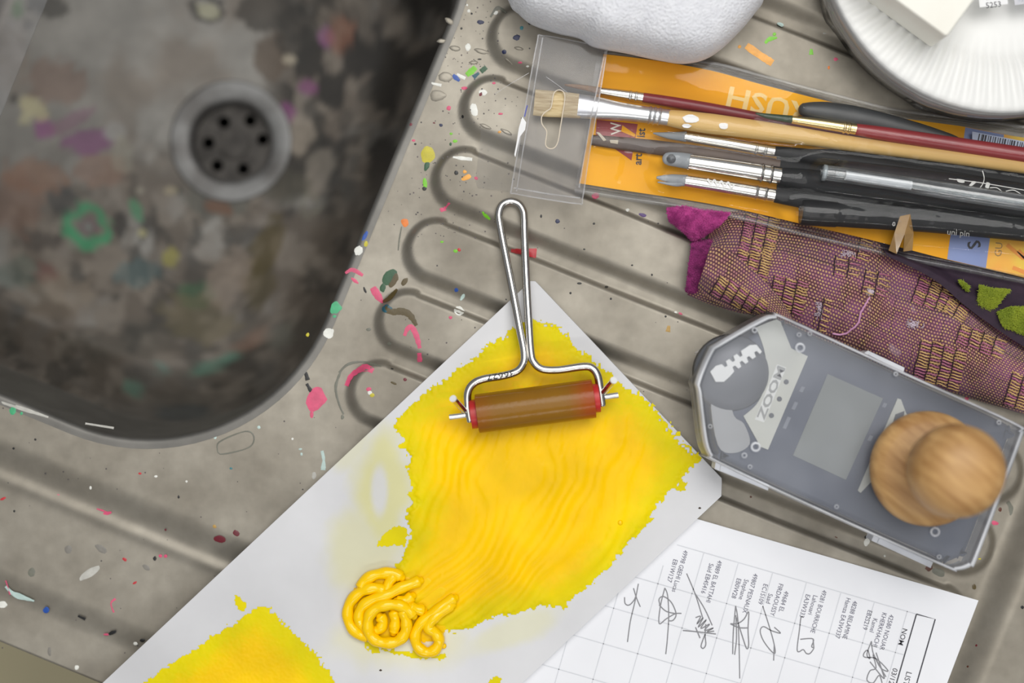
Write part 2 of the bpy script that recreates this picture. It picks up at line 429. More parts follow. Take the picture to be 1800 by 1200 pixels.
# front skirt
nv_ = len(gv); ed = np.arange(len(gu))*nv_+nv_-1; lo = Vd[ed].copy(); lo[:, 2] -= .028; o0 = len(Vd)
Vd = np.r_[Vd, lo]; a = np.arange(len(gu)-1)
Fs = np.stack([ed[a], ed[a+1], o0+a+1, o0+a], 1)[:, ::-1]
drainer = mesh('drainer', Vd, np.r_[Fd, Fs], STEEL, sink, True)
if drainer.data.polygons[1000].normal.z < 0: drainer.data.flip_normals()

# --- bowl
def rrect(iL, iR, iT, iB, r, na=20, ne=36):
    u0, u1, v0, v1 = U0+iL, U1-iR, V0+iT, V1-iB; pts = []
    cs = [((u1-r, v1-r), 0), ((u0+r, v1-r), 90), ((u0+r, v0+r), 180), ((u1-r, v0+r), 270)]
    for q, ((cu_, cv_), a0) in enumerate(cs):
        arc = [(cu_+r*math.cos(R_(a0+90*i/na)), cv_+r*math.sin(R_(a0+90*i/na))) for i in range(na+1)]
        (nu_, nv2), a1 = cs[(q+1) % 4]; nx = (nu_+r*math.cos(R_(a1)), nv2+r*math.sin(R_(a1)))
        pts += arc+[(arc[-1][0]+(nx[0]-arc[-1][0])*i/ne, arc[-1][1]+(nx[1]-arc[-1][1])*i/ne) for i in range(1, ne)]
    return np.array(pts)
ZF = -.150
rings = []
for out in (9, 4, 0): rings.append((rrect(-out, -out, -out, -out, RR+out), BASE+.00012))
RF = 10
for a_ in (15, 30, 45, 60, 72, 82):
    i_ = RF*math.sin(R_(a_)); rings.append((rrect(i_, i_, i_, i_, RR-i_), BASE+.00012-RF*S*(1-math.cos(R_(a_)))))
i0_ = RF*math.sin(R_(82)); z0_ = rings[-1][1]
for p_ in np.linspace(.05, 1, 22):
    f_ = 1-math.cos(p_*math.pi/2); g_ = math.sin(p_*math.pi/2); ff = .25*p_+.75*f_
    rings.append((rrect(i0_+ff*90, i0_+ff*190, i0_+ff*120, i0_+ff*85, RR-i0_-ff*70), z0_+(ZF-z0_)*g_))
kz = (H-ZF)/H
dcx, dcy = 900+(404-900)*kz, 600+(247-600)*kz; dcu, dcv = px2uv(dcx, dcy); DR = 104*kz
fl_o = rings[-1][0]; ang = np.arctan2(fl_o[:, 1]-dcv, fl_o[:, 0]-dcu); circ = np.stack([dcu+DR*np.cos(ang), dcv+DR*np.sin(ang)], 1)
NFL = 110
for i in range(1, NFL+1):
    t_ = i/NFL; rings.append((fl_o*(1-t_)+circ*t_, ZF-.003*t_))
nR = len(rings[0][0]); allp = np.concatenate([r[0] for r in rings]); allz = np.repeat([r[1] for r in rings], nR)
bx, by = allp[:, 0]*CU-allp[:, 1]*SU, allp[:, 0]*SU+allp[:, 1]*CU
ox = 900+(bx-900)*H/(H-allz); oy = 600+(by-600)*H/(H-allz)       # where each point shows in the photo
# dried paint and grime on the bowl floor (colour + cover of the steel)
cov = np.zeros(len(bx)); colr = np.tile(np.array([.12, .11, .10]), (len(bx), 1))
def stain(mask, c):
    global cov, colr
    c = np.array(c[:3]); mask = np.clip(mask, 0, 1); newc = cov+mask*(1-cov)
    w = np.where(newc > 1e-6, mask/np.maximum(newc, 1e-6), 0)[:, None]; colr = colr*(1-w)+c*w; cov = newc
fb = N2.fbm(ox/60, oy/60, 5); fb2 = N3.fbm(ox/26+3, oy/26, 4); fb3 = N1.fbm(ox/110+9, oy/110+4, 4)
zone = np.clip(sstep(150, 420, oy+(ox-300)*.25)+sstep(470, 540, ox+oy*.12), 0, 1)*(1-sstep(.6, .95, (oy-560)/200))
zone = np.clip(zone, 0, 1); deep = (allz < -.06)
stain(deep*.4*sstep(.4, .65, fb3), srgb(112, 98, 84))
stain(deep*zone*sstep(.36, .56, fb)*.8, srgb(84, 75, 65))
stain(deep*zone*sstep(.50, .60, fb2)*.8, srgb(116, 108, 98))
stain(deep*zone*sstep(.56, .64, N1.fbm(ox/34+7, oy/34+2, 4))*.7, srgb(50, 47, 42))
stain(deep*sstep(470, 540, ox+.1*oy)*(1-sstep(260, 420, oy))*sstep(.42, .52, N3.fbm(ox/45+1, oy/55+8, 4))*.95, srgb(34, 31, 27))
def sp(x, y, rx, ry, c, a=.9, ang=0., hole=None, seed=0):
    ca, sa = math.cos(ang), math.sin(ang); dx, dy = ox-x, oy-y; q = np.hypot((dx*ca+dy*sa)/rx, (-dx*sa+dy*ca)/ry)
    q = q+(N2.fbm(ox/14+seed*3.1, oy/14+seed, 3)-.5)*.75
    mk = 1-sstep(.82, 1.08, q)
    if hole: mk = mk*sstep(hole-.12, hole+.1, q)
    stain(mk*a*deep, c)
G_ = srgb
for i, (x, y, rx, ry, c, a, an, ho) in enumerate([
    (150, 250, 45, 26, G_(112, 64, 104), .85, 0, None), (78, 225, 20, 22, G_(128, 66, 118), .8, 0, None), (120, 215, 50, 14, G_(120, 84, 104), .6, -.5, None),
    (60, 190, 30, 16, G_(165, 158, 125), .9, .5, None), (45, 212, 12, 12, G_(165, 160, 130), .8, 0, None), (24, 174, 8, 8, G_(35, 33, 30), .9, 0, None),
    (155, 398, 46, 46, G_(38, 138, 92), .95, 0, .55), (155, 398, 20, 20, G_(105, 88, 92), .8, 0, None), (155, 400, 6, 6, G_(120, 140, 130), .8, 0, None),
    (110, 350, 32, 26, G_(45, 48, 50), .8, .4, None), (212, 392, 14, 26, G_(30, 30, 28), .9, 0, None), (75, 425, 40, 18, G_(48, 42, 38), .85, 0, None),
    (240, 370, 10, 22, G_(50, 130, 90), .7, -.4, None), (300, 452, 16, 18, G_(150, 145, 60), .7, 0, None), (250, 410, 8, 8, G_(170, 165, 120), .8, 0, None),
    (240, 480, 45, 26, G_(70, 96, 98), .6, 0, None), (345, 520, 34, 26, G_(30, 88, 50), .6, 0, None), (470, 430, 60, 26, G_(74, 62, 22), .85, 2.0, None),
    (455, 500, 46, 30, G_(70, 60, 26), .8, 1.9, None), (350, 560, 70, 44, G_(92, 84, 58), .7, .3, None), (400, 490, 34, 60, G_(140, 126, 112), .6, .5, None),
    (500, 200, 22, 20, G_(122, 62, 112), .8, 0, None), (575, 65, 18, 20, G_(130, 78, 122), .8, 0, None), (540, 155, 18, 14, G_(122, 60, 110), .8, 0, None),
    (600, 60, 26, 34, G_(140, 92, 70), .6, 0, None), (480, 100, 34, 44, G_(78, 62, 46), .8, 0, None), (470, 20, 60, 40, G_(50, 46, 40), .9, 0, None),
    (520, 60, 40, 60, G_(40, 38, 34), .9, 0, None), (510, 105, 14, 10, G_(180, 170, 150), .8, 0, None), (365, 18, 36, 26, G_(45, 42, 38), .95, .3, .6),
    (365, 18, 22, 14, G_(160, 158, 130), .7, .3, None), (82, 8, 38, 26, G_(44, 42, 38), .9, .3, None), (30, 15, 12, 20, G_(60, 105, 55), .7, 0, None), (50, 42, 14, 10, G_(60, 58, 55), .8, 0, None),
    (100, 145, 60, 40, G_(112, 86, 72), .6, .2, None), (60, 310, 60, 34, G_(124, 92, 72), .7, .1, None), (180, 300, 50, 30, G_(130, 100, 84), .6, 0, None),
    (30, 360, 50, 60, G_(112, 82, 66), .6, 0, None), (200, 230, 22, 16, G_(150, 150, 148), .5, 0, None), (215, 270, 20, 34, G_(140, 136, 122), .6, 0, None),
    (550, 250, 16, 60, G_(40, 38, 33), .9, .3, None), (530, 235, 24, 34, G_(150, 140, 126), .7, .2, None), (560, 300, 26, 40, G_(140, 132, 120), .6, .3, None),
    (545, 360, 20, 24, G_(120, 118, 104), .7, 0, .5), (500, 330, 50, 30, G_(66, 64, 52), .7, 0, None), (380, 350, 60, 34, G_(76, 80, 74), .7, .1, None),
    (300, 335, 12, 8, G_(160, 150, 125), .7, 0, None), (245, 335, 8, 8, G_(160, 155, 140), .7, 0, None), (385, 365, 26, 14, G_(112, 70, 44), .7, .2, None),
    (80, 480, 26, 18, G_(100, 58, 54), .7, 0, None), (100, 520, 70, 40, G_(128, 116, 100), .5, 0, None), (30, 480, 40, 30, G_(60, 90, 80), .4, 0, None),
    (230, 680, 16, 16, G_(84, 140, 120), .6, 0, None), (285, 650, 12, 14, G_(84, 140, 130), .5, 0, None), (380, 640, 50, 12, G_(84, 130, 112), .7, -.4, None), (440, 600, 40, 14, G_(130, 100, 84), .6, -.6, None),
    (500, 590, 20, 26, G_(110, 112, 100), .5, .2, None), (320, 725, 50, 16, G_(44, 64, 74), .6, 0, None), (90, 560, 50, 30, G_(84, 72, 60), .5, 0, None)]):
    sp(x, y, rx, ry, c, a*.8, an, ho, i)
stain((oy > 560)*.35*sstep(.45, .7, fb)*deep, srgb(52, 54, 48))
Fb = []
for r in range(len(rings)-1):
    for i in range(nR): Fb.append((r*nR+i, (r+1)*nR+i, (r+1)*nR+(i+1) % nR, r*nR+(i+1) % nR))
bowl_m = attr_mat('grimy_shaded_sink_bowl', 'stain', (.185, .178, .163, 1), None, rough=.5, metal1=.7, metal2=0., rough2=.7, bump=.1, bscale=200, nscale=60)  # steel base darker than the drainer's: bowl shade put into the colour, under the stains
bowl = mesh('bowl', np.stack([(bx-900)*S, (600-by)*S, allz], 1), Fb, bowl_m, sink, True, attrs={'stain': cov}, cols={'stain_col': np.c_[colr, np.ones(len(colr))]})
if bowl.data.polygons[nR*60].normal.z < 0: bowl.data.flip_normals()
# --- drain
dc = T(dcx, dcy, ZF-.003); dr = DR*S
drain_m = pm('drain_steel', (.21, .21, .205, 1), (.11, .105, .10, 1), 50, .55, .6, .1)
dark_m = pm('grimy_drain', (.035, .031, .027, 1), (.075, .068, .06, 1), 120, .7, .2)
black_m = pm('drain_pipe_black', (.004, .004, .004, 1), None, 60, .9)
V, F = lathe_geo([(dr*1.04, .0001), (dr*1.03, .0007), (dr*.99, .0009), (dr*.76, .0002), (dr*.70, -.0006), (dr*.67, -.003), (dr*.66, -.010)], 64, dc)
drain = mesh('drain', V, F[:-2], drain_m, sink, True); orient(drain)
if drain.data.polygons[70].normal.z < 0: drain.data.flip_normals()
cupx, cupy = 406, 248; zs = ZF-.0115; ks = (H-zs)/H
cxp, cyp = dcx, dcy
outer = [(cxp+DR*.67*math.cos(t), cyp+DR*.67*math.sin(t)) for t in np.linspace(0, 2*math.pi, 49)[:-1]]
holes = []
for hx, hy in [(394, 215), (367, 251), (382, 291), (428, 297), (462, 245), (440, 212)]:
    qx, qy = 900+(hx-900)*ks, 600+(hy-600)*ks
    holes.append([(qx+13.5*math.cos(t), qy+13.5*math.sin(t)) for t in np.linspace(0, 2*math.pi, 17)[:-1]])
strn = prism('strainer', [outer]+holes, zs-.0015, zs, dark_m, drain, conv=T)
V, F = lathe_geo([(.001, 0), (dr*.26, 0), (dr*.26, .0016), (dr*.2, .0022), (.001, .0024)], 32, T(cxp, cyp, zs)); mesh('strainer_screw', V, F, dark_m, drain, True, sharp=40)
V, F = lathe_geo([(dr*.66, -.010), (dr*.66, -.06), (.001, -.06)], 40, dc); mesh('drain_pipe', V, F[:-2], black_m, drain, True)

# --- dried paint splats on the drainer (parts of the sink)
PCOL = dict(pink=G_(214, 82, 118), red=G_(190, 40, 50), maroon=G_(110, 26, 40), white=G_(232, 232, 224), black=G_(28, 28, 28), navy=G_(28, 36, 72), blue=G_(40, 84, 168),
            green=G_(70, 172, 120), lime=G_(120, 200, 40), olive=G_(84, 70, 34), dgreen=G_(40, 84, 52), teal=G_(30, 84, 100), yellow=G_(196, 184, 40), orange=G_(226, 124, 44),
            amber=G_(240, 170, 70), grey=G_(128, 124, 116), mint=G_(190, 212, 206), brown=G_(92, 50, 32), purple=G_(84, 56, 120), lgrey=G_(188, 186, 178), tan=G_(176, 140, 70), aqua=G_(60, 128, 136), stain=G_(112, 112, 100))
def pmat(c): return pm('dried_paint_'+c, PCOL[c], tuple(x*.82 for x in PCOL[c][:3])+(1,), 300, .42, 0, .2, 700)
def blob(x, y, rx, ry, c, ang=0., seed=None, rag=.3, h=.00012):
    seed = random.random()*50 if seed is None else seed; n = 22 if max(rx, ry) > 5 else 12; V = []; ca, sa = math.cos(ang), math.sin(ang)
    tt = np.linspace(0, 2*math.pi, n+1)[:-1]; rr = 1+rag*2*(N2.fbm(np.cos(tt)*1.3+seed, np.sin(tt)*1.3+seed*.7, 3)-.5)
    for f, zz in ((1, .00004), (.8, h), (.35, h*1.1)):
        for t, r in zip(tt, rr):
            a_, b_ = rx*r*f*math.cos(t), ry*r*f*math.sin(t); qx, qy = x+a_*ca-b_*sa, y+a_*sa+b_*ca
            V.append(P(qx, qy, hzp(qx, qy)+zz))
    F = [(r*n+i, (r+1)*n+i, (r+1)*n+(i+1) % n, r*n+(i+1) % n) for r in range(2) for i in range(n)]+[tuple(2*n+i for i in range(n))[::-1]]
    o = mesh('paint_splat', V, F, pmat(c), sink, True); orient(o)
    if o.data.polygons[-1].normal.z < 0: o.data.flip_normals()
    return o
def smear(pts, w, c, h=.00014):
    pts = resample(crom(pts, 6), max(8, len(pts)*5)); w = np.interp(np.linspace(0, 1, len(pts)), np.linspace(0, 1, len(w)), w)
    w = w*(1+.35*(N2(np.arange(len(pts))*.9+pts[0][0], np.arange(len(pts))*.3)-.5))
    V, F = ribbon_geo(pts, w, lambda x, y: hzp(x, y)+.00006, h)
    o = mesh('paint_splat', V, F, pmat(c), sink, True)
    if sum(p.normal.z for p in o.data.polygons) < 0: o.data.flip_normals()
    return o
for s_ in [([(607, 480), (620, 474), (638, 484)], (4, 9, 5), 'pink'), ([(617, 488), (630, 498)], (3, 7, 2), 'pink'), ([(655, 505), (663, 518), (673, 532)], (11, 14, 4), 'pink'),
           ([(711, 590), (716, 578), (724, 575), (732, 590), (738, 612)], (5, 9, 10, 9, 6), 'pink'), ([(737, 620), (738, 636)], (7, 9), 'pink'), ([(609, 678), (616, 662), (628, 652), (643, 646), (656, 652)], (7, 8, 9, 13, 9), 'pink'),
           ([(676, 540), (690, 548), (705, 547), (720, 553), (732, 572)], (14, 11, 12, 11, 6), 'olive'), ([(672, 530), (684, 524), (698, 508)], (4, 9, 4), 'olive'),
           ([(537, 654), (541, 668)], (6, 8), 'black'), ([(539, 674), (547, 688)], (5, 7), 'black'), ([(566, 792), (569, 808), (568, 826)], (6, 5, 9), 'mint'),
           ([(898, 440), (915, 442), (943, 445)], (6, 11, 16), 'red'), ([(848, 372), (854, 380), (862, 386)], (3, 7, 4), 'lime'), ([(774, 370), (784, 364), (790, 356)], (7, 9, 5), 'pink'),
           ([(1312, 80), (1333, 95), (1358, 111)], (13, 13, 13), 'amber'), ([(1345, 76), (1352, 69), (1366, 66)], (4, 9, 3), 'lime'), ([(1426, 86), (1426, 96)], (4, 8), 'lime'),
           ([(1772, 882), (1778, 895), (1780, 915), (1776, 930)], (6, 10, 10, 8), 'stain'), ([(1776, 925), (1775, 938), (1764, 948)], (8, 11, 8), 'aqua'), ([(1174, 583), (1176, 572)], (8, 5), 'tan'),
           ([(175, 905), (185, 903), (196, 900)], (2, 7, 3), 'pink'), ([(10, 1030), (25, 1044), (60, 1056)], (4, 10, 3), 'mint'), ([(137, 1082), (150, 1088)], (3, 5), 'black'), ([(10, 1020), (18, 1045)], (2, 3), 'pink'),
           ([(758, 146), (776, 150)], (4, 5), 'white'), ([(845, 126), (855, 118)], (9, 8), 'dgreen'), ([(796, 132), (803, 138), (808, 142)], (6, 9, 5), 'blue'), ([(803, 130), (810, 134), (818, 138)], (4, 6, 5), 'white'),
           ([(820, 132), (830, 124), (836, 118)], (8, 12, 8), 'lime'), ([(832, 136), (842, 128)], (8, 5), 'teal'), ([(796, 276), (812, 278), (830, 280)], (3, 7, 6), 'white'), ([(0, 706), (30, 716), (85, 733)], (6, 9, 3), 'lgrey'), ([(150, 744), (200, 752)], (3, 4), 'lgrey'),
           ([(600, 650), (590, 680), (596, 710), (604, 728)], (3, 5, 4, 3), 'stain'), ([(596, 655), (612, 640), (640, 636), (670, 644)], (4, 5, 3, 3), 'stain'), ([(382, 790), (390, 798), (438, 786), (446, 766), (430, 758), (386, 776), (382, 790)], (2, 3, 2, 3, 2, 3, 2), 'stain'), ([(706, 398), (702, 420), (700, 440)], (2, 3, 2), 'stain'),
           ([(862, 30), (875, 14), (890, 22)], (3, 7, 4), 'stain'), ([(188, 900), (180, 897), (170, 894)], (2, 3, 2), 'pink'), ([(200, 1076), (195, 1060), (203, 1052)], (3, 2, 4), 'pink')]:
    smear(*s_)
for b_ in [(555, 702, 17, 22, 'pink', .35), (548, 728, 3, 7, 'pink'), (590, 541, 10, 12, 'green', .5), (588, 556, 4, 3, 'green'), (577, 585, 9, 9, 'white'), (631, 440, 8, 9, 'white', .4), (642, 415, 4, 11, 'blue', .5), (643, 428, 4, 7, 'yellow', .3),
           (712, 391, 6, 8, 'orange', -.6), (685, 488, 15, 12, 'dgreen', -.7), (691, 492, 8, 15, 'olive', .4), (711, 495, 5, 8, 'olive', .6), (673, 505, 5, 8, 'dgreen', .2), (681, 543, 9, 7, 'teal', .3), (641, 509, 2, 6, 'black', -.4),
           (807, 546, 9, 8, 'white'), (802, 510, 4, 4, 'blue'), (813, 522, 3, 7, 'mint', .5), (792, 558, 3, 3, 'pink'), (801, 441, 4, 3, 'lime'), (807, 439, 3, 3, 'red'), (777, 425, 3, 2, 'lime'), (648, 684, 5, 4, 'pink'), (650, 690, 4, 4, 'white'), (654, 694, 4, 4, 'yellow'),
           (692, 673, 6, 2, 'olive', .4), (712, 667, 3, 3, 'maroon'), (690, 647, 3, 2, 'black'), (752, 272, 13, 14, 'yellow', .3), (750, 292, 4, 9, 'dgreen', .3), (747, 322, 4, 10, 'lime'), (746, 331, 4, 4, 'black'), (820, 312, 9, 4, 'amber', -.4), (817, 302, 4, 3, 'amber'), (802, 304, 4, 4, 'black'), (837, 313, 3, 3, 'pink'),
           (833, 193, 6, 11, 'white', -.2), (849, 162, 7, 5, 'white', .2), (846, 164, 3, 6, 'maroon', .5), (816, 155, 5, 3, 'pink'), (789, 190, 4, 4, 'pink'), (775, 220, 3, 3, 'navy'), (813, 205, 2, 3, 'black'), (823, 83, 5, 6, 'white'), (845, 39, 6, 4, 'navy'), (908, 66, 6, 5, 'navy', -.3), (886, 91, 4, 4, 'navy'), (931, 41, 3, 3, 'black'),
           (871, 22, 5, 4, 'white'), (829, 24, 2, 2, 'black'), (821, 9, 2, 2, 'white'), (824, 19, 3, 3, 'white'), (914, 110, 4, 2, 'pink'), (927, 117, 3, 2, 'white'), (917, 49, 3, 4, 'aqua'), (843, 104, 4, 1.5, 'black'), (880, 200, 4, 2, 'pink'), (868, 146, 3, 2, 'pink'), (811, 50, 2, 2, 'black'),
           (802, 370, 3, 2, 'black'), (951, 380, 2, 3, 'black'), (980, 389, 4, 4, 'navy'), (1047, 344, 7, 5, 'pink'), (1044, 393, 2, 2, 'black'), (1103, 369, 3, 3, 'white'), (1130, 378, 7, 3, 'purple', .3), (1019, 498, 4, 2, 'black'), (1066, 504, 3, 2, 'black'), (1074, 525, 2, 2, 'black'), (1111, 466, 2, 1.5, 'black'), (1146, 483, 2, 2, 'black'),
           (1003, 515, 2, 2, 'black'), (1027, 438, 2, 1.5, 'black'), (1170, 556, 2, 2, 'black'), (1188, 549, 3, 2, 'white', .5), (1196, 551, 4, 2, 'pink', .4), (1300, 82, 3, 3, 'amber'), (1361, 60, 3, 3, 'lime'), (1469, 104, 4, 3, 'pink'), (1457, 119, 2, 3, 'orange'), (1372, 43, 6, 3, 'mint', .3), (1450, 58, 4, 2, 'lgrey'), (1380, 14, 4, 2, 'lgrey', .6), (1396, 23, 7, 2, 'lgrey', .4), (1405, 29, 5, 2, 'lgrey', .6),
           (1749, 919, 6, 4, 'pink', .2), (1758, 895, 3, 4, 'brown'), (1699, 700, 4, 4, 'pink'), (1722, 982, 3, 1.5, 'yellow'), (1633, 998, 6, 6, 'brown', .5), (1650, 1006, 12, 6, 'stain', .4), (1712, 1031, 4, 5, 'olive'), (1524, 952, 5, 7, 'white', .2), (1522, 944, 3, 3, 'black'), (1555, 977, 2, 2, 'white'), (1777, 930, 4, 9, 'aqua', .4), (1778, 912, 4, 4, 'lime'), (1790, 888, 3, 3, 'black'), (1716, 1134, 2, 2, 'maroon'), (1701, 1171, 2, 2, 'brown'), (1797, 1067, 3, 3, 'black'), (1470, 944, 3, 1, 'brown', .4), (1320, 873, 2, 2, 'brown'),
           (387, 947, 11, 7, 'maroon', .2), (415, 937, 6, 5, 'maroon', .8), (219, 983, 4, 3, 'red', .5), (282, 977, 3, 3, 'pink'), (291, 977, 3, 3, 'pink'), (272, 981, 3, 4, 'black'), (237, 1024, 4, 2, 'red', -.6), (101, 871, 4, 3, 'pink'), (81, 1072, 6, 5, 'blue', -.4), (250, 1125, 5, 3, 'black'), (238, 1131, 4, 3, 'white'), (197, 1112, 7, 3, 'black', -.4), (187, 1115, 5, 2, 'pink'),
           (25, 898, 2, 2, 'black'), (40, 848, 4, 3, 'stain'), (55, 1006, 7, 8, 'stain'), (159, 857, 2, 3, 'white'), (274, 837, 3, 2, 'white'), (328, 846, 2, 2, 'white'), (314, 873, 2, 3, 'black'), (406, 823, 3, 2, 'aqua'), (291, 931, 2, 2, 'maroon'), (377, 925, 4, 3, 'tan', .6), (4, 1062, 8, 6, 'white', -.2), (87, 1145, 3, 8, 'grey'), (135, 1173, 4, 4, 'white'), (178, 965, 12, 6, 'grey', .6), (158, 1007, 20, 7, 'lgrey', -.6), (120, 965, 6, 8, 'grey'), (257, 997, 8, 4, 'grey', .6),
           (23, 719, 6, 9, 'green', .3), (38, 726, 3, 3, 'green'), (378, 768, 3, 4, 'mint'), (455, 751, 3, 3, 'mint'), (528, 789, 3, 2, 'mint'), (530, 798, 2, 3, 'mint'), (552, 836, 4, 6, 'lgrey'), (514, 771, 2, 2, 'white'), (62, 772, 2, 2, 'black'), (24, 788, 2, 2, 'black'), (246, 832, 3, 2, 'red'), (6, 876, 6, 2, 'red', -.4), (541, 588, 3, 4, 'yellow', .3),
           (648, 579, 5, 3, 'stain'), (684, 604, 4, 3, 'stain'), (602, 733, 3, 4, 'stain'), (763, 216, 2, 1.5, 'maroon'), (723, 219, 3, 3, 'maroon'), (727, 247, 3, 2, 'pink'), (793, 235, 3, 2, 'lime'), (800, 248, 4, 3, 'lime'), (792, 253, 2, 3, 'dgreen'), (730, 253, 2, 2, 'black'), (878, 232, 3, 2, 'amber')]:
    blob(*b_)
# fine specks: too many to count one by one -> one part of the sink
gs = []
for i in range(420):
    if i < 260: x, y = random.gauss(800, 70), random.uniform(0, 420)
    else: x, y = random.uniform(0, 1250), random.uniform(300, 1150)
    u, v = px2uv(x, y)
    if bowl_sd(u, v) < 8 or v > 1050: continue
    r = random.choice([.8, 1, 1.2, 1.6]); z = hzp(x, y)+.00015
    ring = [P(x+r*math.cos(t), y+r*math.sin(t), z-.0001) for t in np.linspace(0, 2*math.pi, 6)[:-1]]
    gs.append((ring+[P(x, y, z)], [(j, 5, (j+1) % 5) for j in range(5)]))
V, F = merge(gs); sk = mesh('paint_specks', V, F, pm('dried_paint_specks', G_(50, 48, 48), G_(90, 80, 80), 200, .5), sink, True); sk['kind'] = 'stuff'
# clear dried drips (raised) near the bowl
MATS['dried_paint_glue'] = STEEL; PCOL['glue'] = (.56, .55, .53, 1)
for b_ in [(800, 85, 10, 5, 'glue', .2), (846, 90, 13, 4, 'glue', .3), (783, 135, 12, 9, 'glue', 0), (895, 110, 12, 3, 'glue', .7), (912, 85, 9, 3, 'glue', .2), (790, 37, 8, 5, 'glue', .5), (776, 72, 8, 4, 'glue', 0), (770, 168, 14, 10, 'glue', 0), (833, 110, 8, 3, 'glue', 0), (853, 222, 10, 3, 'glue', .4), (890, 232, 12, 3, 'glue', .5)]:
    blob(*b_, h=.00032)

# ---- clear sheet over the far corner of the bowl
sheet = prism('clear_plastic_sheet', [[(122, -100), (82, 0), (0, 204), (-90, 430), (-640, 240), (-420, -330)]], BASE+.0008, BASE+.0018, clear('clear_sheet', (.97, .97, .97), .035, gloss=.1))
tag(sheet, 'clear plastic sheet lying over the corner of the sink bowl', 'plastic sheet')

# ==================================================================== WHITE BOARD
e1 = np.array([-.729, .684]); e2 = np.array([.684, .729])          # along / across the board (pixels)
BT = .005
brd = thing('palette_board', 'white plastic board with clipped corners, covered in yellow paint', 'board', P(700, 1000, 0))
c0 = np.array([937., 490.])
L_ = 1330; Wd_ = 505
def BP(a, b): q = c0+e1*a+e2*b; return (q[0], q[1])
outline = [BP(6, 0), BP(L_, 0), BP(L_, Wd_), BP(22, Wd_), BP(-2, Wd_-22), BP(0, 6)]
board_m = attr_mat('white_plastic_board', 'stain', G_(205, 205, 207), G_(210, 204, 96), rough=.38, bump=.05, bscale=300, nscale=12)
aa = np.linspace(0, 1, 170); bb = np.linspace(0, 1, 90)
def line(p, q, n): return np.stack([np.linspace(p[0], q[0], n), np.linspace(p[1], q[1], n)], 1)
A_ = line(BP(6, 0), BP(L_, 0), 170); B_ = line(BP(22, Wd_), BP(L_, Wd_), 170)
A_[0] = BP(0, 6); 
gx = A_[:, 0][:, None]*(1-bb)+B_[:, 0][:, None]*bb; gy = A_[:, 1][:, None]*(1-bb)+B_[:, 1][:, None]*bb
# first row follows the short edge and its clipped corner
for j, b in enumerate(bb):
    s_ = b*Wd_; a0 = 0 if 6 < s_ < Wd_-22 else (6-s_ if s_ <= 6 else (s_-(Wd_-22)))
    row = line(BP(a0-2*b, s_), BP(L_, s_), 170); gx[:, j], gy[:, j] = row[:, 0], row[:, 1]
def blurblob(x, y, rx, ry, ang=0.):
    ca, sa = math.cos(ang), math.sin(ang); dx, dy = gx-x, gy-y
    return 1-sstep(.45, 1.1, np.hypot((dx*ca+dy*sa)/rx, (-dx*sa+dy*ca)/ry)+.5*(N2.fbm(gx/40, gy/40, 3)-.5))
stn = np.maximum.reduce([.62*blurblob(668, 860, 62, 125), .40*blurblob(640, 960, 80, 110, .3), .3*blurblob(700, 1130, 150, 60), .3*blurblob(900, 1110, 120, 30, -.4), .3*blurblob(620, 780, 40, 60, .5)])
stn = stn*(1-.9*(1-sstep(.6, 1.2, np.hypot((gx-667)/16, (gy-862)/48))))
kB = (H-BT)/H*S
Vtop = np.stack([(gx-900)*kB, (600-gy)*kB, np.full_like(gx, BT)], -1).reshape(-1, 3)
Ft = grid_faces(170, 90); nb = 90
bd = np.r_[np.arange(170)*nb, 169*nb+np.arange(1, nb), (np.arange(168, -1, -1))*nb+nb-1, np.arange(nb-2, 0, -1)]
ctr = Vtop[bd].mean(0); V = [Vtop]; off = len(Vtop)
ringA = Vtop[bd].copy(); ringA[:, 2] = BT
lowr = Vtop[bd].copy(); lowr[:, 2] = .0003
mid = Vtop[bd].copy()+(Vtop[bd]-ctr)*[.0006, .0006, 0]*2; mid[:, 2] = BT-.0006
V = np.r_[Vtop, mid, lowr]; m_ = len(bd); Fside = []
for i in range(m_):
    j = (i+1) % m_; Fside += [(bd[i], bd[j], off+j, off+i), (off+i, off+j, off+m_+j, off+m_+i)]
bo = mesh('board_slab', V, np.r_[Ft, np.array(Fside)], board_m, brd, True, attrs={'stain': np.r_[stn.ravel(), np.zeros(2*m_)]}, sharp=40); orient(bo)
if bo.data.polygons[5000].normal.z < 0: bo.data.flip_normals()
for x, y in [(1230, 893), (669, 1178)]: 
    V, F = ribbon_geo([(x-2.5, y), (x, y-.5), (x+2.5, y)], (1, 4, 1), BT+.0001); mesh('dirt_speck', V, F, pm('dirt_speck', G_(60, 45, 35), None, 50, .7), brd, False)

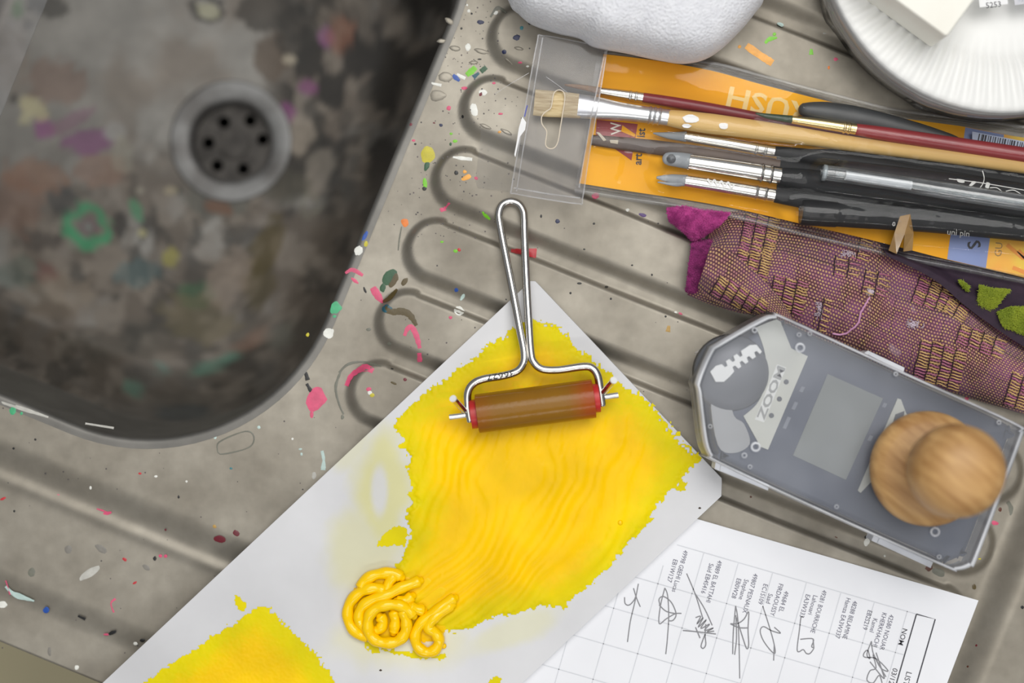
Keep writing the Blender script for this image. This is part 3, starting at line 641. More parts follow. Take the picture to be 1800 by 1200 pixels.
# ---- rolled-out yellow paint
paint_m = attr_mat('yellow_paint', 'thick', G_(222, 206, 0), G_(248, 198, 0), rough=.5, rough2=.3, bump=.1, bscale=900, nscale=30, spec=.14)
wet_m = pm('wet_yellow_paint', G_(252, 204, 0), G_(250, 200, 0), 80, .12, 0, 0, spec=.4)
def paint_film(name, poly, x0, y0, x1, y1, step, thickf, hf, parent, rag=9, dry=None):
    xs = np.arange(x0, x1, step); ys = np.arange(y0, y1, step); X, Y = np.meshgrid(xs, ys, indexing='ij')
    d = poly_sd(X, Y, poly)
    d = d+(N1.fbm(X/26, Y/26, 3)-.5)*rag*2+(N3(X/4.2, Y/4.2)-.5)*rag*1.1
    if dry is not None: d = d+dry(X, Y)
    inside = sstep(0, 14, -d); z = BT+.00012+hf(X, Y, inside)*inside
    k = (H-z)/H*S; V = np.stack([(X-900)*k, (600-Y)*k, z], -1).reshape(-1, 3); F = grid_faces(len(xs), len(ys))
    F = F[(d.ravel()[F] < 0).all(1)]; use = np.unique(F); mp = np.full(len(V), -1); mp[use] = np.arange(len(use))
    o = mesh(name, V[use], mp[F], paint_m, parent, True, attrs={'thick': thickf(X, Y, d).ravel()[use]})
    if o.data.polygons[len(o.data.polygons)//2].normal.z < 0: o.data.flip_normals()
    return o
pt = thing('yellow_paint', 'wet yellow paint rolled out under the ink roller, ending in squeezed coils', 'paint', P(900, 870, BT), 'yellow paint on the board')
poly1 = [(905, 570), (940, 553), (985, 572), (1030, 618), (1075, 650), (1108, 680), (1140, 702), (1236, 806), (1222, 822), (1200, 840), (1160, 888), (1135, 925), (1100, 960), (1065, 1000), (1045, 1025), (1025, 1040), (985, 1072), (950, 1068), (900, 1080), (860, 1092), (800, 1108), (760, 1105), (700, 1060), (690, 1030), (690, 1000), (715, 960), (722, 935), (710, 912), (716, 892), (736, 884), (718, 872), (722, 850), (712, 820), (716, 795), (690, 786), (708, 772), (686, 752), (700, 735), (730, 705), (790, 660), (845, 615)]
def thick1(X, Y, d):
    t = sstep(8, 70, -d)*.8+.2*sstep(2, 12, -d)
    t = t*(1-.75*sstep(-640, -580, -Y))*(1-.7*sstep(1115, 1190, X-.25*(Y-800)))
    t = t*(1-.55*sstep(640, 700, Y)*(1-sstep(700, 760, Y))*(N1.fbm(X/30, Y/12, 3) > .5))
    return np.clip(t+.25*(N2.fbm(X/20, Y/20, 3)-.5), 0, 1)
def relief1(X, Y, ins):
    sp_ = np.where(Y > 900, (Y-900)**2/260., 0); sp_ = np.where(Y > 1020, 55+(Y-1020)*.95, sp_)
    q = X+.22*Y+sp_*1.1+26*(N1.fbm(X/120, Y/120, 2)-.5)*2
    w = np.sin(q/9.5*1.35+3*N2(X/60, Y/60)); w = np.sign(w)*np.abs(w)**.8
    am = sstep(700, 800, Y)*(1-.8*sstep(1080, 1160, X))*(.35+1.1*N3.fbm(X/90+2, Y/90, 2))
    fine = (N1(X/3.2, Y/7)-.5)*.00010
    tex = (N2(X/3.5+Y/9, Y/16)-.5)*.00016*(1-sstep(760, 840, Y))
    return .0005+.00042*w*am+fine+tex+.0005*(N2.fbm(X/70, Y/70, 2)-.4)*sstep(720, 800, Y)
def dry1(X, Y):     # stippled dry edges along the upper right and right side
    return (N2(X/2.6, Y/2.6)-.35)*22*np.clip(sstep(-640, -590, -Y)+sstep(1085, 1200, X-.6*(Y-760))*.9, 0, 1)*.8
paint_film('paint_film', poly1, 660, 540, 1260, 1130, 2.0, thick1, relief1, pt, dry=dry1)
paint_film('paint_smudge', [(663, 958), (672, 940), (700, 920), (718, 930), (712, 962), (690, 958)], 645, 905, 735, 980, 1.5, lambda X, Y, d: 0*X, lambda X, Y, i: .0001+0*X, pt, rag=5)
paint_film('paint_smudge', [(1195, 848), (1210, 846), (1206, 862), (1190, 858)], 1180, 835, 1220, 872, 1.5, lambda X, Y, d: 0*X, lambda X, Y, i: .0001+0*X, pt, rag=6)
paint_film('paint_smudge', [(640, 1128), (690, 1140), (760, 1150), (800, 1140), (780, 1160), (690, 1152), (655, 1145)], 620, 1110, 820, 1175, 1.5, lambda X, Y, d: 0*X, lambda X, Y, i: .0001+0*X, pt, rag=7)
paint_film('paint_puddle', [(640, 1010), (690, 1000), (760, 1010), (800, 1050), (790, 1090), (775, 1130), (750, 1130), (720, 1120), (690, 1140), (640, 1120), (612, 1080), (615, 1040)], 590, 985, 820, 1160, 2.0, lambda X, Y, d: .7+0*X, lambda X, Y, i: .0006+0*X, pt, rag=5)
# squeezed coils (crop coordinates -> photo pixels)
def cp(pts): return [(560+x/5.22, 940+y/5.22, z) for x, y, z in pts]
r_t = 9.9
coils = [cp([(760, 390, 1), (690, 350, 1), (600, 350, 1), (500, 372, 1), (420, 420, 1), (390, 480, 1)]), cp([(700, 360, 1.0), (650, 430, 1), (625, 500, 1), (560, 560, 1)]),
         cp([(600, 515, 1.6), (540, 488, 1.6), (450, 495, 1.5), (360, 540, 1.2), (285, 630, 1), (268, 740, 1), (300, 840, 1), (380, 915, 1), (450, 930, 1)]),
         cp([(930, 420, 1.0), (850, 450, 1.4), (740, 490, 1.8), (640, 545, 2.0), (520, 580, 2.0), (420, 640, 1.8), (375, 720, 1.6), (385, 810, 1.3), (450, 860, 1)]),
         cp([(870, 740, 2.2), (820, 690, 2.6), (740, 645, 2.8), (640, 640, 2.8), (540, 665, 2.7), (470, 730, 2.5), (452, 820, 2.3), (470, 910, 2.1), (530, 970, 2), (620, 990, 2), (710, 980, 2), (775, 930, 2), (805, 850, 2.1), (800, 770, 2.2), (770, 690, 2.4)]),
         cp([(560, 740, 1.4), (590, 790, 1.3), (570, 850, 1.1), (520, 880, 1)]), cp([(690, 690, 1.6), (705, 770, 1.4), (700, 840, 1.2), (690, 890, 1)]),
         cp([(1250, 580, .8), (1180, 620, 1.2), (1080, 700, 1.5), (980, 770, 1.5), (910, 850, 1.4), (885, 940, 1.2), (915, 1030, 1.1), (990, 1075, 1.1), (1070, 1050, 1.1), (1105, 970, 1.2), (1070, 900, 1.4), (1010, 850, 1.6), (1040, 780, 1.8), (1110, 720, 1.6), (1220, 640, 1.0)]),
         cp([(860, 560, 1), (800, 600, 1.4), (720, 610, 1.6)]), cp([(960, 690, 1.2), (900, 680, 1.8), (840, 660, 2)])]
for c in coils:
    c = crom(c, 6); path = [P(x, y, BT+.0019*z) for x, y, z in c]; n = len(path)
    rr = np.full(n, r_t*S)*(1+.08*np.sin(np.arange(n)*.7)); rr[0] *= .75; rr[-1] *= .8
    tube('paint_coil', path, rr, wet_m, pt, seg=14, round_ends=True, sharp=None)
for x, y, r in [(737, 1018, 5), (720, 1048, 6), (788, 1050, 4), (765, 1087, 5), (780, 1135, 5), (1090, 918, 5)]:
    V, F = lathe_geo([(r*S*math.cos(R_(a)), r*S*.8*math.sin(R_(a))) for a in (0, 25, 50, 75)], 14, P(x, y, BT+.0006)); mesh('paint_droplet', V, F, wet_m, pt, True)
poly2 = [(215, 1235), (260, 1192), (330, 1143), (395, 1100), (428, 1078), (446, 1066), (470, 1064), (498, 1090), (530, 1120), (562, 1152), (580, 1180), (600, 1215), (560, 1300), (300, 1330)]
pt2 = thing('yellow_paint', 'dull dry-rolled yellow paint square at the near corner of the board', 'paint', P(430, 1180, BT), 'yellow paint on the board')
def thick2(X, Y, d): return np.clip(sstep(10, 60, -d)*.85*(1-sstep(-40, 120, (X-430)-.9*(Y-1090)))+.2*(N2.fbm(X/9, Y/9, 3)-.5), 0, 1)
paint_film('paint_film', poly2, 190, 1030, 640, 1330, 2.0, thick2, lambda X, Y, i: .00022+(N3(X/3, Y/3)-.5)*.00016, pt2, rag=7, dry=lambda X, Y: (N2(X/2.6, Y/2.6)-.4)*8)
paint_film('paint_smudge', [(412, 1047), (424, 1046), (436, 1066), (430, 1078), (415, 1062)], 400, 1035, 450, 1090, 1.5, lambda X, Y, d: 0*X, lambda X, Y, i: .0001+0*X, pt2, rag=8)
pt3 = paint_film('yellow_paint', [(858, 1190), (872, 1182), (882, 1200), (870, 1215), (856, 1208)], 845, 1170, 895, 1225, 1.5, lambda X, Y, d: 0*X, lambda X, Y, i: .0001+0*X, None, rag=8)
tag(pt3, 'small stray dab of yellow paint at the lower photo edge', 'paint', 'yellow paint on the board')

# ==================================================================== INK ROLLER
chrome = pm('chromed_wire', (.62, .60, .57, 1), (.55, .53, .50, 1), 200, .18, 1.0)
dullpin = pm('pin_aluminium', (.72, .72, .72, 1), None, 100, .3, .9)
pinwhite = pm('pin_end_white', G_(232, 232, 232), None, 100, .5)
rubber = attr_mat('amber_gum_rubber', 'end', G_(138, 96, 26), G_(170, 66, 26), rough=.2, bump=.25, bscale=900, coat=0., nscale=26, spec=.22)
redcore = pm('red_roller_core', G_(190, 36, 34), G_(160, 30, 30), 50, .4)
ZR = BT+.0098
inkr = thing('ink_roller', 'hand ink roller with amber rubber cylinder and bent chrome wire handle', 'roller', P(940, 712, BT))
def wz(y): return float(np.interp(y, [345, 400, 640, 760], [.0022, .0040, ZR+.0005, ZR+.0005]))
wl = [(921, 384), (919, 370), (911, 358), (897, 354), (883, 360), (877, 374), (878, 392), (889, 450), (902, 515), (914, 580), (921, 618), (920, 638), (909, 652), (885, 660), (850, 666), (831, 675), (822, 692), (823, 718), (827, 742)]
wr = [(921, 384), (922, 420), (925, 490), (929, 560), (933, 618), (938, 636), (952, 648), (980, 650), (1026, 644), (1042, 648), (1051, 662), (1055, 686), (1059, 714)]
path = crom(list(reversed([(x, y) for x, y in wl]))[:-1]+wr, 5)
tube('wire_handle', [P(x, y, wz(y)) for x, y in path], 7.0*S*.985, chrome, inkr, seg=14, sharp=None)
ax0 = np.array(P(838, 727, ZR)); ax1 = np.array(P(1044, 700, ZR)); adir = (ax1-ax0)/np.linalg.norm(ax1-ax0)
RAD = .0084
n_ = 15; tq = np.r_[.002, np.linspace(.004, .996, n_), .998]; ps = [ax0+(ax1-ax0)*t for t in tq]
V, F = tube_geo(ps, np.r_[RAD*.97, np.full(n_, RAD), RAD*.97], None, 56)
en = np.repeat(np.clip(.25*(1-sstep(0, .2, tq))+sstep(.72, 1.0, tq)**1.3*.8, 0, 1), 56)
mesh('rubber_cylinder', V, F, rubber, inkr, True, attrs={'end': en}, sharp=40)
tube('roller_core', [ax0-adir*.0026, ax0+adir*.001], .0062, redcore, inkr, seg=28)
tube('roller_core', [ax1-adir*.001, ax1+adir*.0022], .0062, redcore, inkr, seg=28)
tube('axle_pin', [ax0-adir*.0118, ax0-adir*.0035], .0013, dullpin, inkr, seg=12)
tube('axle_pin', [ax1+adir*.0030, ax1+adir*.0105], .0013, dullpin, inkr, seg=12)
for a, b in (((817, 722, ZR+.001), (797, 701, ZR+.011)), ((1060, 690, ZR+.001), (1078, 669, ZR+.011))):
    pa, pb = np.array(P(*a)), np.array(P(*b)); d = (pb-pa)/np.linalg.norm(pb-pa)
    st = tube('stand_pin', [pa, pb], .0013, chrome, inkr, seg=12); tube('pin_end', [pb, pb+d*.0006], .00155, pinwhite, st, seg=12)
ztx = lambda x, y: wz(y)+7*S+.00012
lettering('engraved_number', '36627', 904, 650.5, ztx, 16, (-.98, .17), pm('black_marker', G_(22, 22, 22), None, 50, .6), inkr, aspect=1.25)

# ==================================================================== SIGN-IN SHEET
paper_m = pm('white_paper', G_(232, 233, 237), G_(228, 229, 233), 30, .75, 0, .05, 500)
ZP = .0008
pap = thing('paper_sheet', 'white sign-in sheet with printed grid and pencil signatures, tucked under the board', 'paper', P(1350, 1150, 0))
pa_ = np.array([-.9605, -.278]); pb_ = np.array([-.30, .954]); pc = np.array([1720., 1055.])
xs = np.linspace(0, 880, 60); ys = np.linspace(0, 620, 50)
def pz(a, b): return ZP+.0012*np.exp(-((a/40.)**2+(b/40.)**2))
def PPx(a, b):
    a = np.asarray(a, float); b = np.asarray(b, float)
    q = pc[None]+a.reshape(-1, 1)*pa_+b.reshape(-1, 1)*np.array([-.278, .9605])
    q[:, 0] -= (1-sstep(0, 90, a.ravel()))*13*np.clip(b.ravel()/150, 0, 1.5); return q
Aq, Bq = np.meshgrid(xs, ys, indexing='ij'); q = PPx(Aq.ravel(), Bq.ravel()); zq = pz(Aq.ravel(), Bq.ravel())
kk = (H-zq)/H*S; V = np.stack([(q[:, 0]-900)*kk, (600-q[:, 1])*kk, zq], 1); V2 = V.copy(); V2[:, 2] -= .00015
Fp = grid_faces(60, 50); po = mesh('paper', np.r_[V, V2], np.r_[Fp, Fp[:, ::-1]+len(V)], paper_m, pap, True)
if po.data.polygons[0].normal.z < 0: po.data.flip_normals()
ZI = ZP+.00012; inkg = pm('grey_print', G_(212, 214, 219), None, 50, .8); inkd = pm('dark_print', G_(70, 70, 76), None, 50, .8); inkt = pm('text_print', G_(104, 104, 120), None, 50, .8); pencil = pm('pencil_stroke', G_(132, 132, 136), None, 50, .6)
bdir = (-.278, .9605)
cols_top = [(1237, 972), (1297.6, 990), (1358, 1007), (1417.6, 1024), (1478, 1042), (1536.7, 1059), (1595, 1074)]
gl_ = []
for x, y in [(1177, 955)]+cols_top:
    b0 = 40 if x == 1177 else 0
    gl_.append(ribbon_geo([(x+bdir[0]*b0, y+bdir[1]*b0), (x+bdir[0]*420, y+bdir[1]*420)], 1.5, ZI))
for k in range(1, 4):
    x, y = 1177-60.3*k, 955-17.5*k; gl_.append(ribbon_geo([(x+bdir[0]*60, y+bdir[1]*60), (x+bdir[0]*420, y+bdir[1]*420)], 1.5, ZI))
for rr_, x0 in ((0, 1190), (75, 1000), (138, 900), (203, 860), (268, 800), (333, 800)):
    xe, ye = 1611+bdir[0]*rr_, 1079+bdir[1]*rr_
    gl_.append(ribbon_geo([(x0, ye-(xe-x0)*.2894), (xe, ye)], 1.5, ZI))
V, F = merge(gl_); mesh('printed_grid', V, F, inkg, pap, False)
V, F = merge([ribbon_geo([(1611, 1079), (1644, 1088), (1644+bdir[0]*300, 1088+bdir[1]*300)], 2.2, ZI+.00004), ribbon_geo([(1611, 1079), (1611+bdir[0]*300, 1079+bdir[1]*300)], 2.2, ZI+.00004)]); mesh('printed_box', V, F, inkd, pap, False)
blocks = [((1571, 1079), 12.3, ['42580 NOUAR', 'KHERKHACHI', 'Kamel', 'EB2S219'], [0, 0, 14, 3]), ((1507, 1055), 12.3, ['48288 BELAMINE', 'Hamza EA3W337'], [0, -2]), ((1453, 1036), 12.3, ['49281 BOURRICHE', 'Lahouari', 'EA3W333'], [0, 13, 15]),
          ((1389, 1028), 12.3, ['49684 EL', 'FIRDAOUSSY', 'Saad', 'EC1S109'], [10, 0, 22, 8]), ((1332, 1007), 12.3, ['49807 PESNAUX', 'Stephane', 'EB0W28'], [0, 14, 16]), ((1269, 984), 12.3, ['49889 EL BATTAHI', 'Said EB4S416'], [0, 9]), ((1209, 966), 12.3, ['49998 GBEHI Lucas', 'EB1W127'], [0, 20])]
for (x, y), sz, lines, offs in blocks:
    g = []
    for i, (t, o_) in enumerate(zip(lines, offs)):
        xx = x-7-i*12.4+bdir[0]*o_; yy = y-i*3.6+bdir[1]*o_
        g.append(text_geo(t, xx, yy, ZI, 11.8, bdir, aspect=.86 if len(t) < 14 else .80))
    V, F = merge(g); mesh('printed_name', V, F, inkt, pap, False)
for t, x, y, sz, bo_ in (('NOM', 1587, 1103, 13, .004), ('03/12/18', 1570, 1173, 13, .004), ('LISTE', 1594, 1179, 14, .0)):
    lettering('printed_heading', t, x, y, ZI, sz, bdir, inkd, pap, bold=bo_)
def cq(pts): return [(1000+x/4.445, 930+y/4.445) for x, y in pts]
sigs = [[cq([(543, 425), (515, 570), (480, 720), (458, 880)]), cq([(435, 530), (440, 580), (470, 592), (505, 560), (525, 520)]), cq([(505, 460), (530, 540), (558, 605)])],
        [cq([(750, 458), (772, 520), (780, 680), (770, 850), (757, 975)]), cq([(750, 458), (715, 600), (705, 735), (760, 700), (830, 660), (880, 657)]), cq([(712, 590), (705, 545), (740, 525), (800, 570), (838, 660), (815, 710), (780, 715)]), cq([(705, 590), (760, 640), (840, 660)])],
        [cq([(920, 345), (985, 500), (1030, 640), (1045, 690)]), cq([(985, 500), (1060, 620), (1120, 750)]), cq([(990, 690), (1030, 680), (1000, 740), (1050, 690), (1010, 765), (1075, 705), (1030, 775), (1100, 740), (1060, 790), (1130, 770), (1080, 800), (1135, 795)]), cq([(890, 790), (1000, 800), (1150, 818)]), cq([(1070, 740), (1065, 830), (1070, 900), (1050, 930), (1033, 915), (1045, 870), (1065, 820)]), cq([(990, 765), (1025, 850)])],
        [cq([(1303, 598), (1320, 700), (1330, 900), (1335, 1165)]), cq([(1303, 598), (1285, 800), (1280, 975)]), cq([(1305, 670), (1310, 850), (1295, 980)]), cq([(1262, 738), (1320, 735), (1370, 700), (1405, 645), (1400, 780), (1405, 900), (1390, 932), (1360, 850), (1310, 690)]), cq([(1262, 738), (1330, 768), (1395, 770)])],
        [cq([(1515, 600), (1560, 740), (1600, 880), (1612, 965), (1580, 950), (1520, 870), (1495, 795), (1520, 760), (1580, 790), (1640, 810), (1650, 805), (1605, 765)]), cq([(1605, 900), (1600, 1025)])]]
def cr(pts): return [(1380+x/3.75, 880+y/3.75) for x, y in pts]
sigs += [[cr([(120, 765), (105, 770), (95, 850), (80, 970), (90, 995), (120, 980), (140, 1005), (165, 1005), (190, 970), (175, 960), (185, 910), (100, 912)]), cr([(185, 910), (190, 968)])],
         [cr([(570, 925), (580, 1000), (620, 1080), (665, 1160)]), cr([(570, 925), (540, 1010), (560, 1040), (545, 985), (520, 1005), (525, 1030), (600, 1040), (680, 1120), (630, 1100), (580, 1010), (600, 1100), (560, 1120), (540, 1180), (580, 1200), (620, 1150), (640, 1200)]), cr([(600, 1000), (640, 1120), (650, 1170), (560, 1060)])]]
for sg in sigs:
    V, F = merge([ribbon_geo(crom(s, 5), 1.9, ZI+.00003*i) for i, s in enumerate(sg)]); mesh('signature', V, F, pencil, pap, False)

# ==================================================================== WHITE CLOTH
tow_m = pm('white_terry', G_(238, 239, 243), G_(228, 229, 234), 160, .9, 0, 1.0, 950, sheen=.2, bdist=.0011)
tl = [(893, 0), (908, 18), (930, 36), (975, 52), (1018, 62), (1045, 78), (1100, 88), (1165, 102), (1215, 108), (1258, 94), (1300, 56), (1328, 22), (1342, 0), (1352, -60), (1330, -160), (1230, -230), (1050, -240), (910, -180), (870, -80)]
tlc = np.array(crom(tl, 6, True)); cen = np.array([1110., -60.]); nT = len(tlc); TH = .042; ringsT = []
for j, (f, zf) in enumerate([(.93, .0002), (.965, .10), (.99, .25), (1.0, .42), (.985, .58), (.955, .72), (.90, .84), (.82, .92), (.70, .97), (.52, 1.0), (.34, 1.0), (.16, 1.0), (.03, 1.0)]):
    q = cen+(tlc-cen)*f; z = TH*zf*np.ones(nT)
    if zf > .3: z = z+.004*(N1.fbm(q[:, 0]/90, q[:, 1]/90, 3)-.5)*zf*2
    kq = (H-z)/H*S; kq0 = (H-TH*.4)/H*S
    ringsT.append(np.stack([(q[:, 0]-900)*kq0, (600-q[:, 1])*kq0, z], 1))
V = np.concatenate(ringsT); F = [(r*nT+i, r*nT+(i+1) % nT, (r+1)*nT+(i+1) % nT, (r+1)*nT+i) for r in range(len(ringsT)-1) for i in range(nT)]+[tuple(range(nT))[::-1], tuple((len(ringsT)-1)*nT+i for i in range(nT))]
ct = orient(mesh('terry_cloth', V, F, tow_m, None, True)); tag(ct, 'thick white terry cloth bundled on the drainer above the brush pouch', 'cloth')

# ==================================================================== PAPER PLATES
plate_m = pm('white_paper_plate', G_(232, 232, 229), G_(228, 228, 225), 20, .5)
PR = .0785; pcx, pcy = 1768, -128
def plate_mesh(seg=504):
    prof = [(.004, 0), (.55, 0), (.64, .0003), (.69, .0022), (.73, .0046), (.80, .0062), (.88, .0074), (.96, .0082), (1.0, .0078)]
    V = []; F = []; n = len(prof)
    for under in (0, 1):
        for r, z in prof:
            for k in range(seg):
                a = 2*math.pi*k/seg; fl_ = (.0007*math.sin(a*84)*sstep(.62, .74, r)*(1-sstep(.90, 1.02, r))) if .64 < r < 1 else 0
                V.append((PR*r*math.cos(a), PR*r*math.sin(a), z+fl_-(.0005 if under else 0)))
    for r in range(n-1):
        for k in range(seg):
            q = (r*seg+k, r*seg+(k+1) % seg, (r+1)*seg+(k+1) % seg, (r+1)*seg+k); F.append(q); F.append(tuple(i+n*seg for i in q[::-1]))
    for k in range(seg): F.append(((n-1)*seg+k, (n-1)*seg+(k+1) % seg, (2*n-1)*seg+(k+1) % seg, (2*n-1)*seg+k))
    F.append(tuple(range(seg))); 
    me = bpy.data.meshes.new('paper_plate'); me.from_pydata([tuple(float(c) for c in v) for v in V], [], F); me.materials.append(plate_m)
    me.polygons.foreach_set('use_smooth', [True]*len(me.polygons)); me.update(); return me
pme = plate_mesh(); NP_ = 16; ztop = .0
x_, y_, _ = P(pcx, pcy, .0242)
for i in range(NP_):
    z = .0006+i*.00105; o = bpy.data.objects.new('paper_plate', pme); COL.objects.link(o)
    o.location = (x_+random.uniform(-.0002, .0002), y_+random.uniform(-.0002, .0002), z)
    if i == NP_-1: tag(o, 'topmost white paper plate of the stack, its fluted rim facing up', 'plate', 'stacked paper plates'); o.location = (x_, y_, z); ztop = z
    else: tag(o, 'white paper plate in the stack, under the topmost one', 'plate', 'stacked paper plates'); pass
# shrink wrap
wrap_m = clear('shrink_wrap', (.95, .95, .95), .05, gloss=.25, rough=.08, hscale=60, bump=.5)
seg = 160; Vw = []; Fw = []
wp = [(.70, .0001), (.80, .003), (.93, .0062), (1.02, .0082), (1.022, .018), (1.015, .0238), (.99, .0254)]
for j, (r, z) in enumerate(wp):
    for k in range(seg):
        a = 2*math.pi*k/seg; fl_ = 0
        if j in (2, 3, 4): fl_ = .016*max(0, math.sin(a*9+.6))**6*(1.0 if j == 3 else .5)+.004*(float(N1(a*9, j*2.))-.5)
        rr_ = PR*(r+fl_); Vw.append((x_+rr_*math.cos(a), y_+rr_*math.sin(a), z))
for j in range(len(wp)-1):
    for k in range(seg): Fw.append((j*seg+k, j*seg+(k+1) % seg, (j+1)*seg+(k+1) % seg, (j+1)*seg+k))
wr_ = orient(mesh('plastic_wrap', Vw, Fw, wrap_m, None, True)); tag(wr_, 'crinkled clear shrink wrap around the paper plates', 'wrap')
# white block on the plates
blk_m = pm('cream_block', G_(240, 238, 228), G_(236, 233, 222), 60, .7)
zb0 = ztop+.0005; zt = zb0+.027
def blk(name):
    k0 = P(1638, 84, zb0+.006); c = np.array(k0[:2]); dx = np.array([.81, -.59]); dx /= np.linalg.norm(dx); dy = np.array([dx[1]*-1, dx[0]])
    w, l = .046, .030; pts = []
    crn = [(0, 0), (-w, 0), (-w, l), (0, l)]
    rr_ = .0015; out = []
    for (cx, cy), a0 in zip([(-rr_, rr_), (-w+rr_, rr_), (-w+rr_, l-rr_), (-rr_, l-rr_)], (270, 180, 90, 0)):
        A = range(0, 91, 30)
        for a in (reversed(A) if True else A): out.append((cx+rr_*math.cos(R_(a0+a)), cy+rr_*math.sin(R_(a0+a))))
    V = []; n = len(out)
    for f, z in ((1, zb0+.006), (1, zt-.0012), (.985, zt-.0003), (.96, zt)):
        for a, b in out:
            a2 = -w/2+(a+w/2)*f; b2 = l/2+(b-l/2)*f; q = c+dx*a2+dy*b2; V.append((q[0], q[1], z))
    F = [(r*n+i, r*n+(i+1) % n, (r+1)*n+(i+1) % n, (r+1)*n+i) for r in range(3) for i in range(n)]+[tuple(range(n)), tuple(3*n+i for i in range(n))[::-1]]
    return orient(mesh(name, V, F, blk_m, None, True, sharp=40))
tag(blk('white_block'), 'cream white rectangular block resting on the paper plates', 'block')
zl = .0268
stk = thing('price_sticker', 'small white price sticker with black digits on the plate wrap', 'sticker', P(1750, -20, zl))
prism('sticker_paper', [[(1722, 13), (1772, 7), (1768, -36), (1717, -32)]], zl-.0003, zl, pm('sticker_white', G_(240, 240, 240), None, 50, .6), stk)
lettering('printed_digits', '5253', 1733, 14.5, zl+.0001, 14, (1, -.11), inkd, stk)
gb = []
for i in range(12): gb.append(ribbon_geo([(1735+i*2.6, 0-i*.28), (1734+i*2.6, -26-i*.28)], random.choice([.8, 1.4, 1.0]), zl+.0001))
V, F = merge(gb); mesh('printed_barcode', V, F, inkd, stk, False)
stk2 = thing('price_sticker', 'grey edged sticker at the upper right photo corner', 'sticker', P(1800, -10, zl))
prism('sticker_paper', [[(1784, 9), (1850, 1), (1843, -50), (1777, -42)]], zl-.0003, zl, pm('sticker_grey', G_(205, 205, 210), None, 50, .6), stk2)
prism('sticker_print', [[(1790, 4), (1842, -3), (1838, -38), (1785, -32)]], zl, zl+.0001, pm('sticker_grey_print', G_(170, 172, 180), G_(215, 215, 220), 900, .6), stk2)

# ==================================================================== BRUSH POUCH
ZC = .0022                      # card height
card_top = [(1061, 95), (1150, 106), (1250, 124), (1330, 146), (1400, 164), (1480, 184), (1560, 204), (1640, 215), (1697, 223), (1765, 236), (1850, 252)]
card_bot = [(1018, 322), (1100, 335), (1200, 350), (1280, 364), (1340, 377), (1420, 396), (1500, 414), (1580, 434), (1665, 456), (1735, 472), (1850, 500)]
orange = pm('orange_card', G_(246, 180, 26), G_(234, 162, 14), 18, .6, spec=.2)
cardA = resample(crom(card_top, 5), 120); cardB = resample(crom(card_bot, 5), 120)
crd = thing('printed_card', 'orange printed backing card inside the clear brush pouch', 'card', P(1400, 280, ZC))
pol = [tuple(p) for p in cardA]+[tuple(p) for p in cardB[::-1]]
prism('card_sheet', [pol], ZC-.0005, ZC, orange, crd)
red_p = pm('card_red_print', G_(152, 48, 52), None, 40, .5); blue_p = pm('card_blue_print', G_(134, 150, 196), G_(124, 140, 188), 30, .5); yel_p = pm('card_yellow_print', G_(232, 196, 62), G_(240, 170, 60), 60, .5, detail=2); lite_p = pm('card_pale_print', G_(238, 206, 130), None, 40, .5)
def edge_at(E, x): return float(np.interp(x, E[:, 0], E[:, 1]))
def band(name, x0, x1, sl, mat):      # printed band across the card
    pl = [(x0+sl, edge_at(cardA, x0+sl)+.5), (x1+sl, edge_at(cardA, x1+sl)+.5), (x1, edge_at(cardB, x1)-.5), (x0, edge_at(cardB, x0)-.5)]
    return prism(name, [pl], ZC, ZC+.00008, mat, crd)
band('blue_band', 1665, 1733, 32, blue_p); band('yellow_band', 1733, 1840, 32, yel_p)
prism('red_print', [[(1049, 210), (1121, 218), (1110, 282), (1070, 254), (1047, 236)]], ZC, ZC+.00008, red_p, crd)
prism('yellow_print', [[(1094, 220), (1117, 236), (1116, 241), (1092, 231)]], ZC+.00008, ZC+.00014, orange, crd)
lettering('white_print', 'W', 1092, 236, ZC+.00016, 26, (-.05, -1), pm('card_white_print', G_(232, 226, 214), None, 40, .5), crd, bold=.01, aspect=.8)
lettering('black_print', 'art', 1127, 290, ZC+.00012, 20, (.07, -1), inkd, crd, bold=.02, aspect=.85)
lettering('black_print', 'ist', 1133, 242, ZC+.00012, 20, (.07, -1), inkd, crd, bold=.02, aspect=.85)
lettering('pale_print', 'BRUSH', 1462, 193, ZC+.00012, 50, (-.975, -.222), lite_p, crd, bold=.02, aspect=1.22)
lettering('dark_print', 'S', 1700, 425, ZC+.00014, 32, (.2, .98), inkd, crd, bold=.02)
lettering('grey_print', 'GU', 1760, 452, ZC+.00014, 18, (.1, -1), pm('card_grey_print', G_(150, 120, 70), None, 40, .5), crd)
for i, pts in enumerate([[(1790, 440), (1820, 470), (1845, 482)], [(1770, 430), (1800, 455)], [(1780, 470), (1830, 490)]]):
    V, F = ribbon_geo(crom(pts, 5), (9, 12, 6, 5, 4, 4, 4, 4, 4, 4, 4)[:1] if False else 7, ZC+.00014); mesh('orange_swirl', V, F, pm('card_orange_print', G_(236, 150, 50), None, 40, .5), crd, False)
lab = prism('barcode_label', [[(1709, 231), (1850, 258), (1850, 288), (1709, 247)]], ZC+.003, ZC+.0031, pm('barcode_label_blue', G_(190, 202, 226), None, 40, .5), crd)
g = []
x = 1722.
while x < 1835:
    w = random.choice([1.2, 2, 3]); y = 233+(x-1722)*.2; g.append(ribbon_geo([(x, y+2), (x-2.5, y+14)], w, ZC+.0032)); x += w+random.choice([1.3, 2, 2.6])
V, F = merge(g); mesh('printed_barcode', V, F, inkd, crd, False)

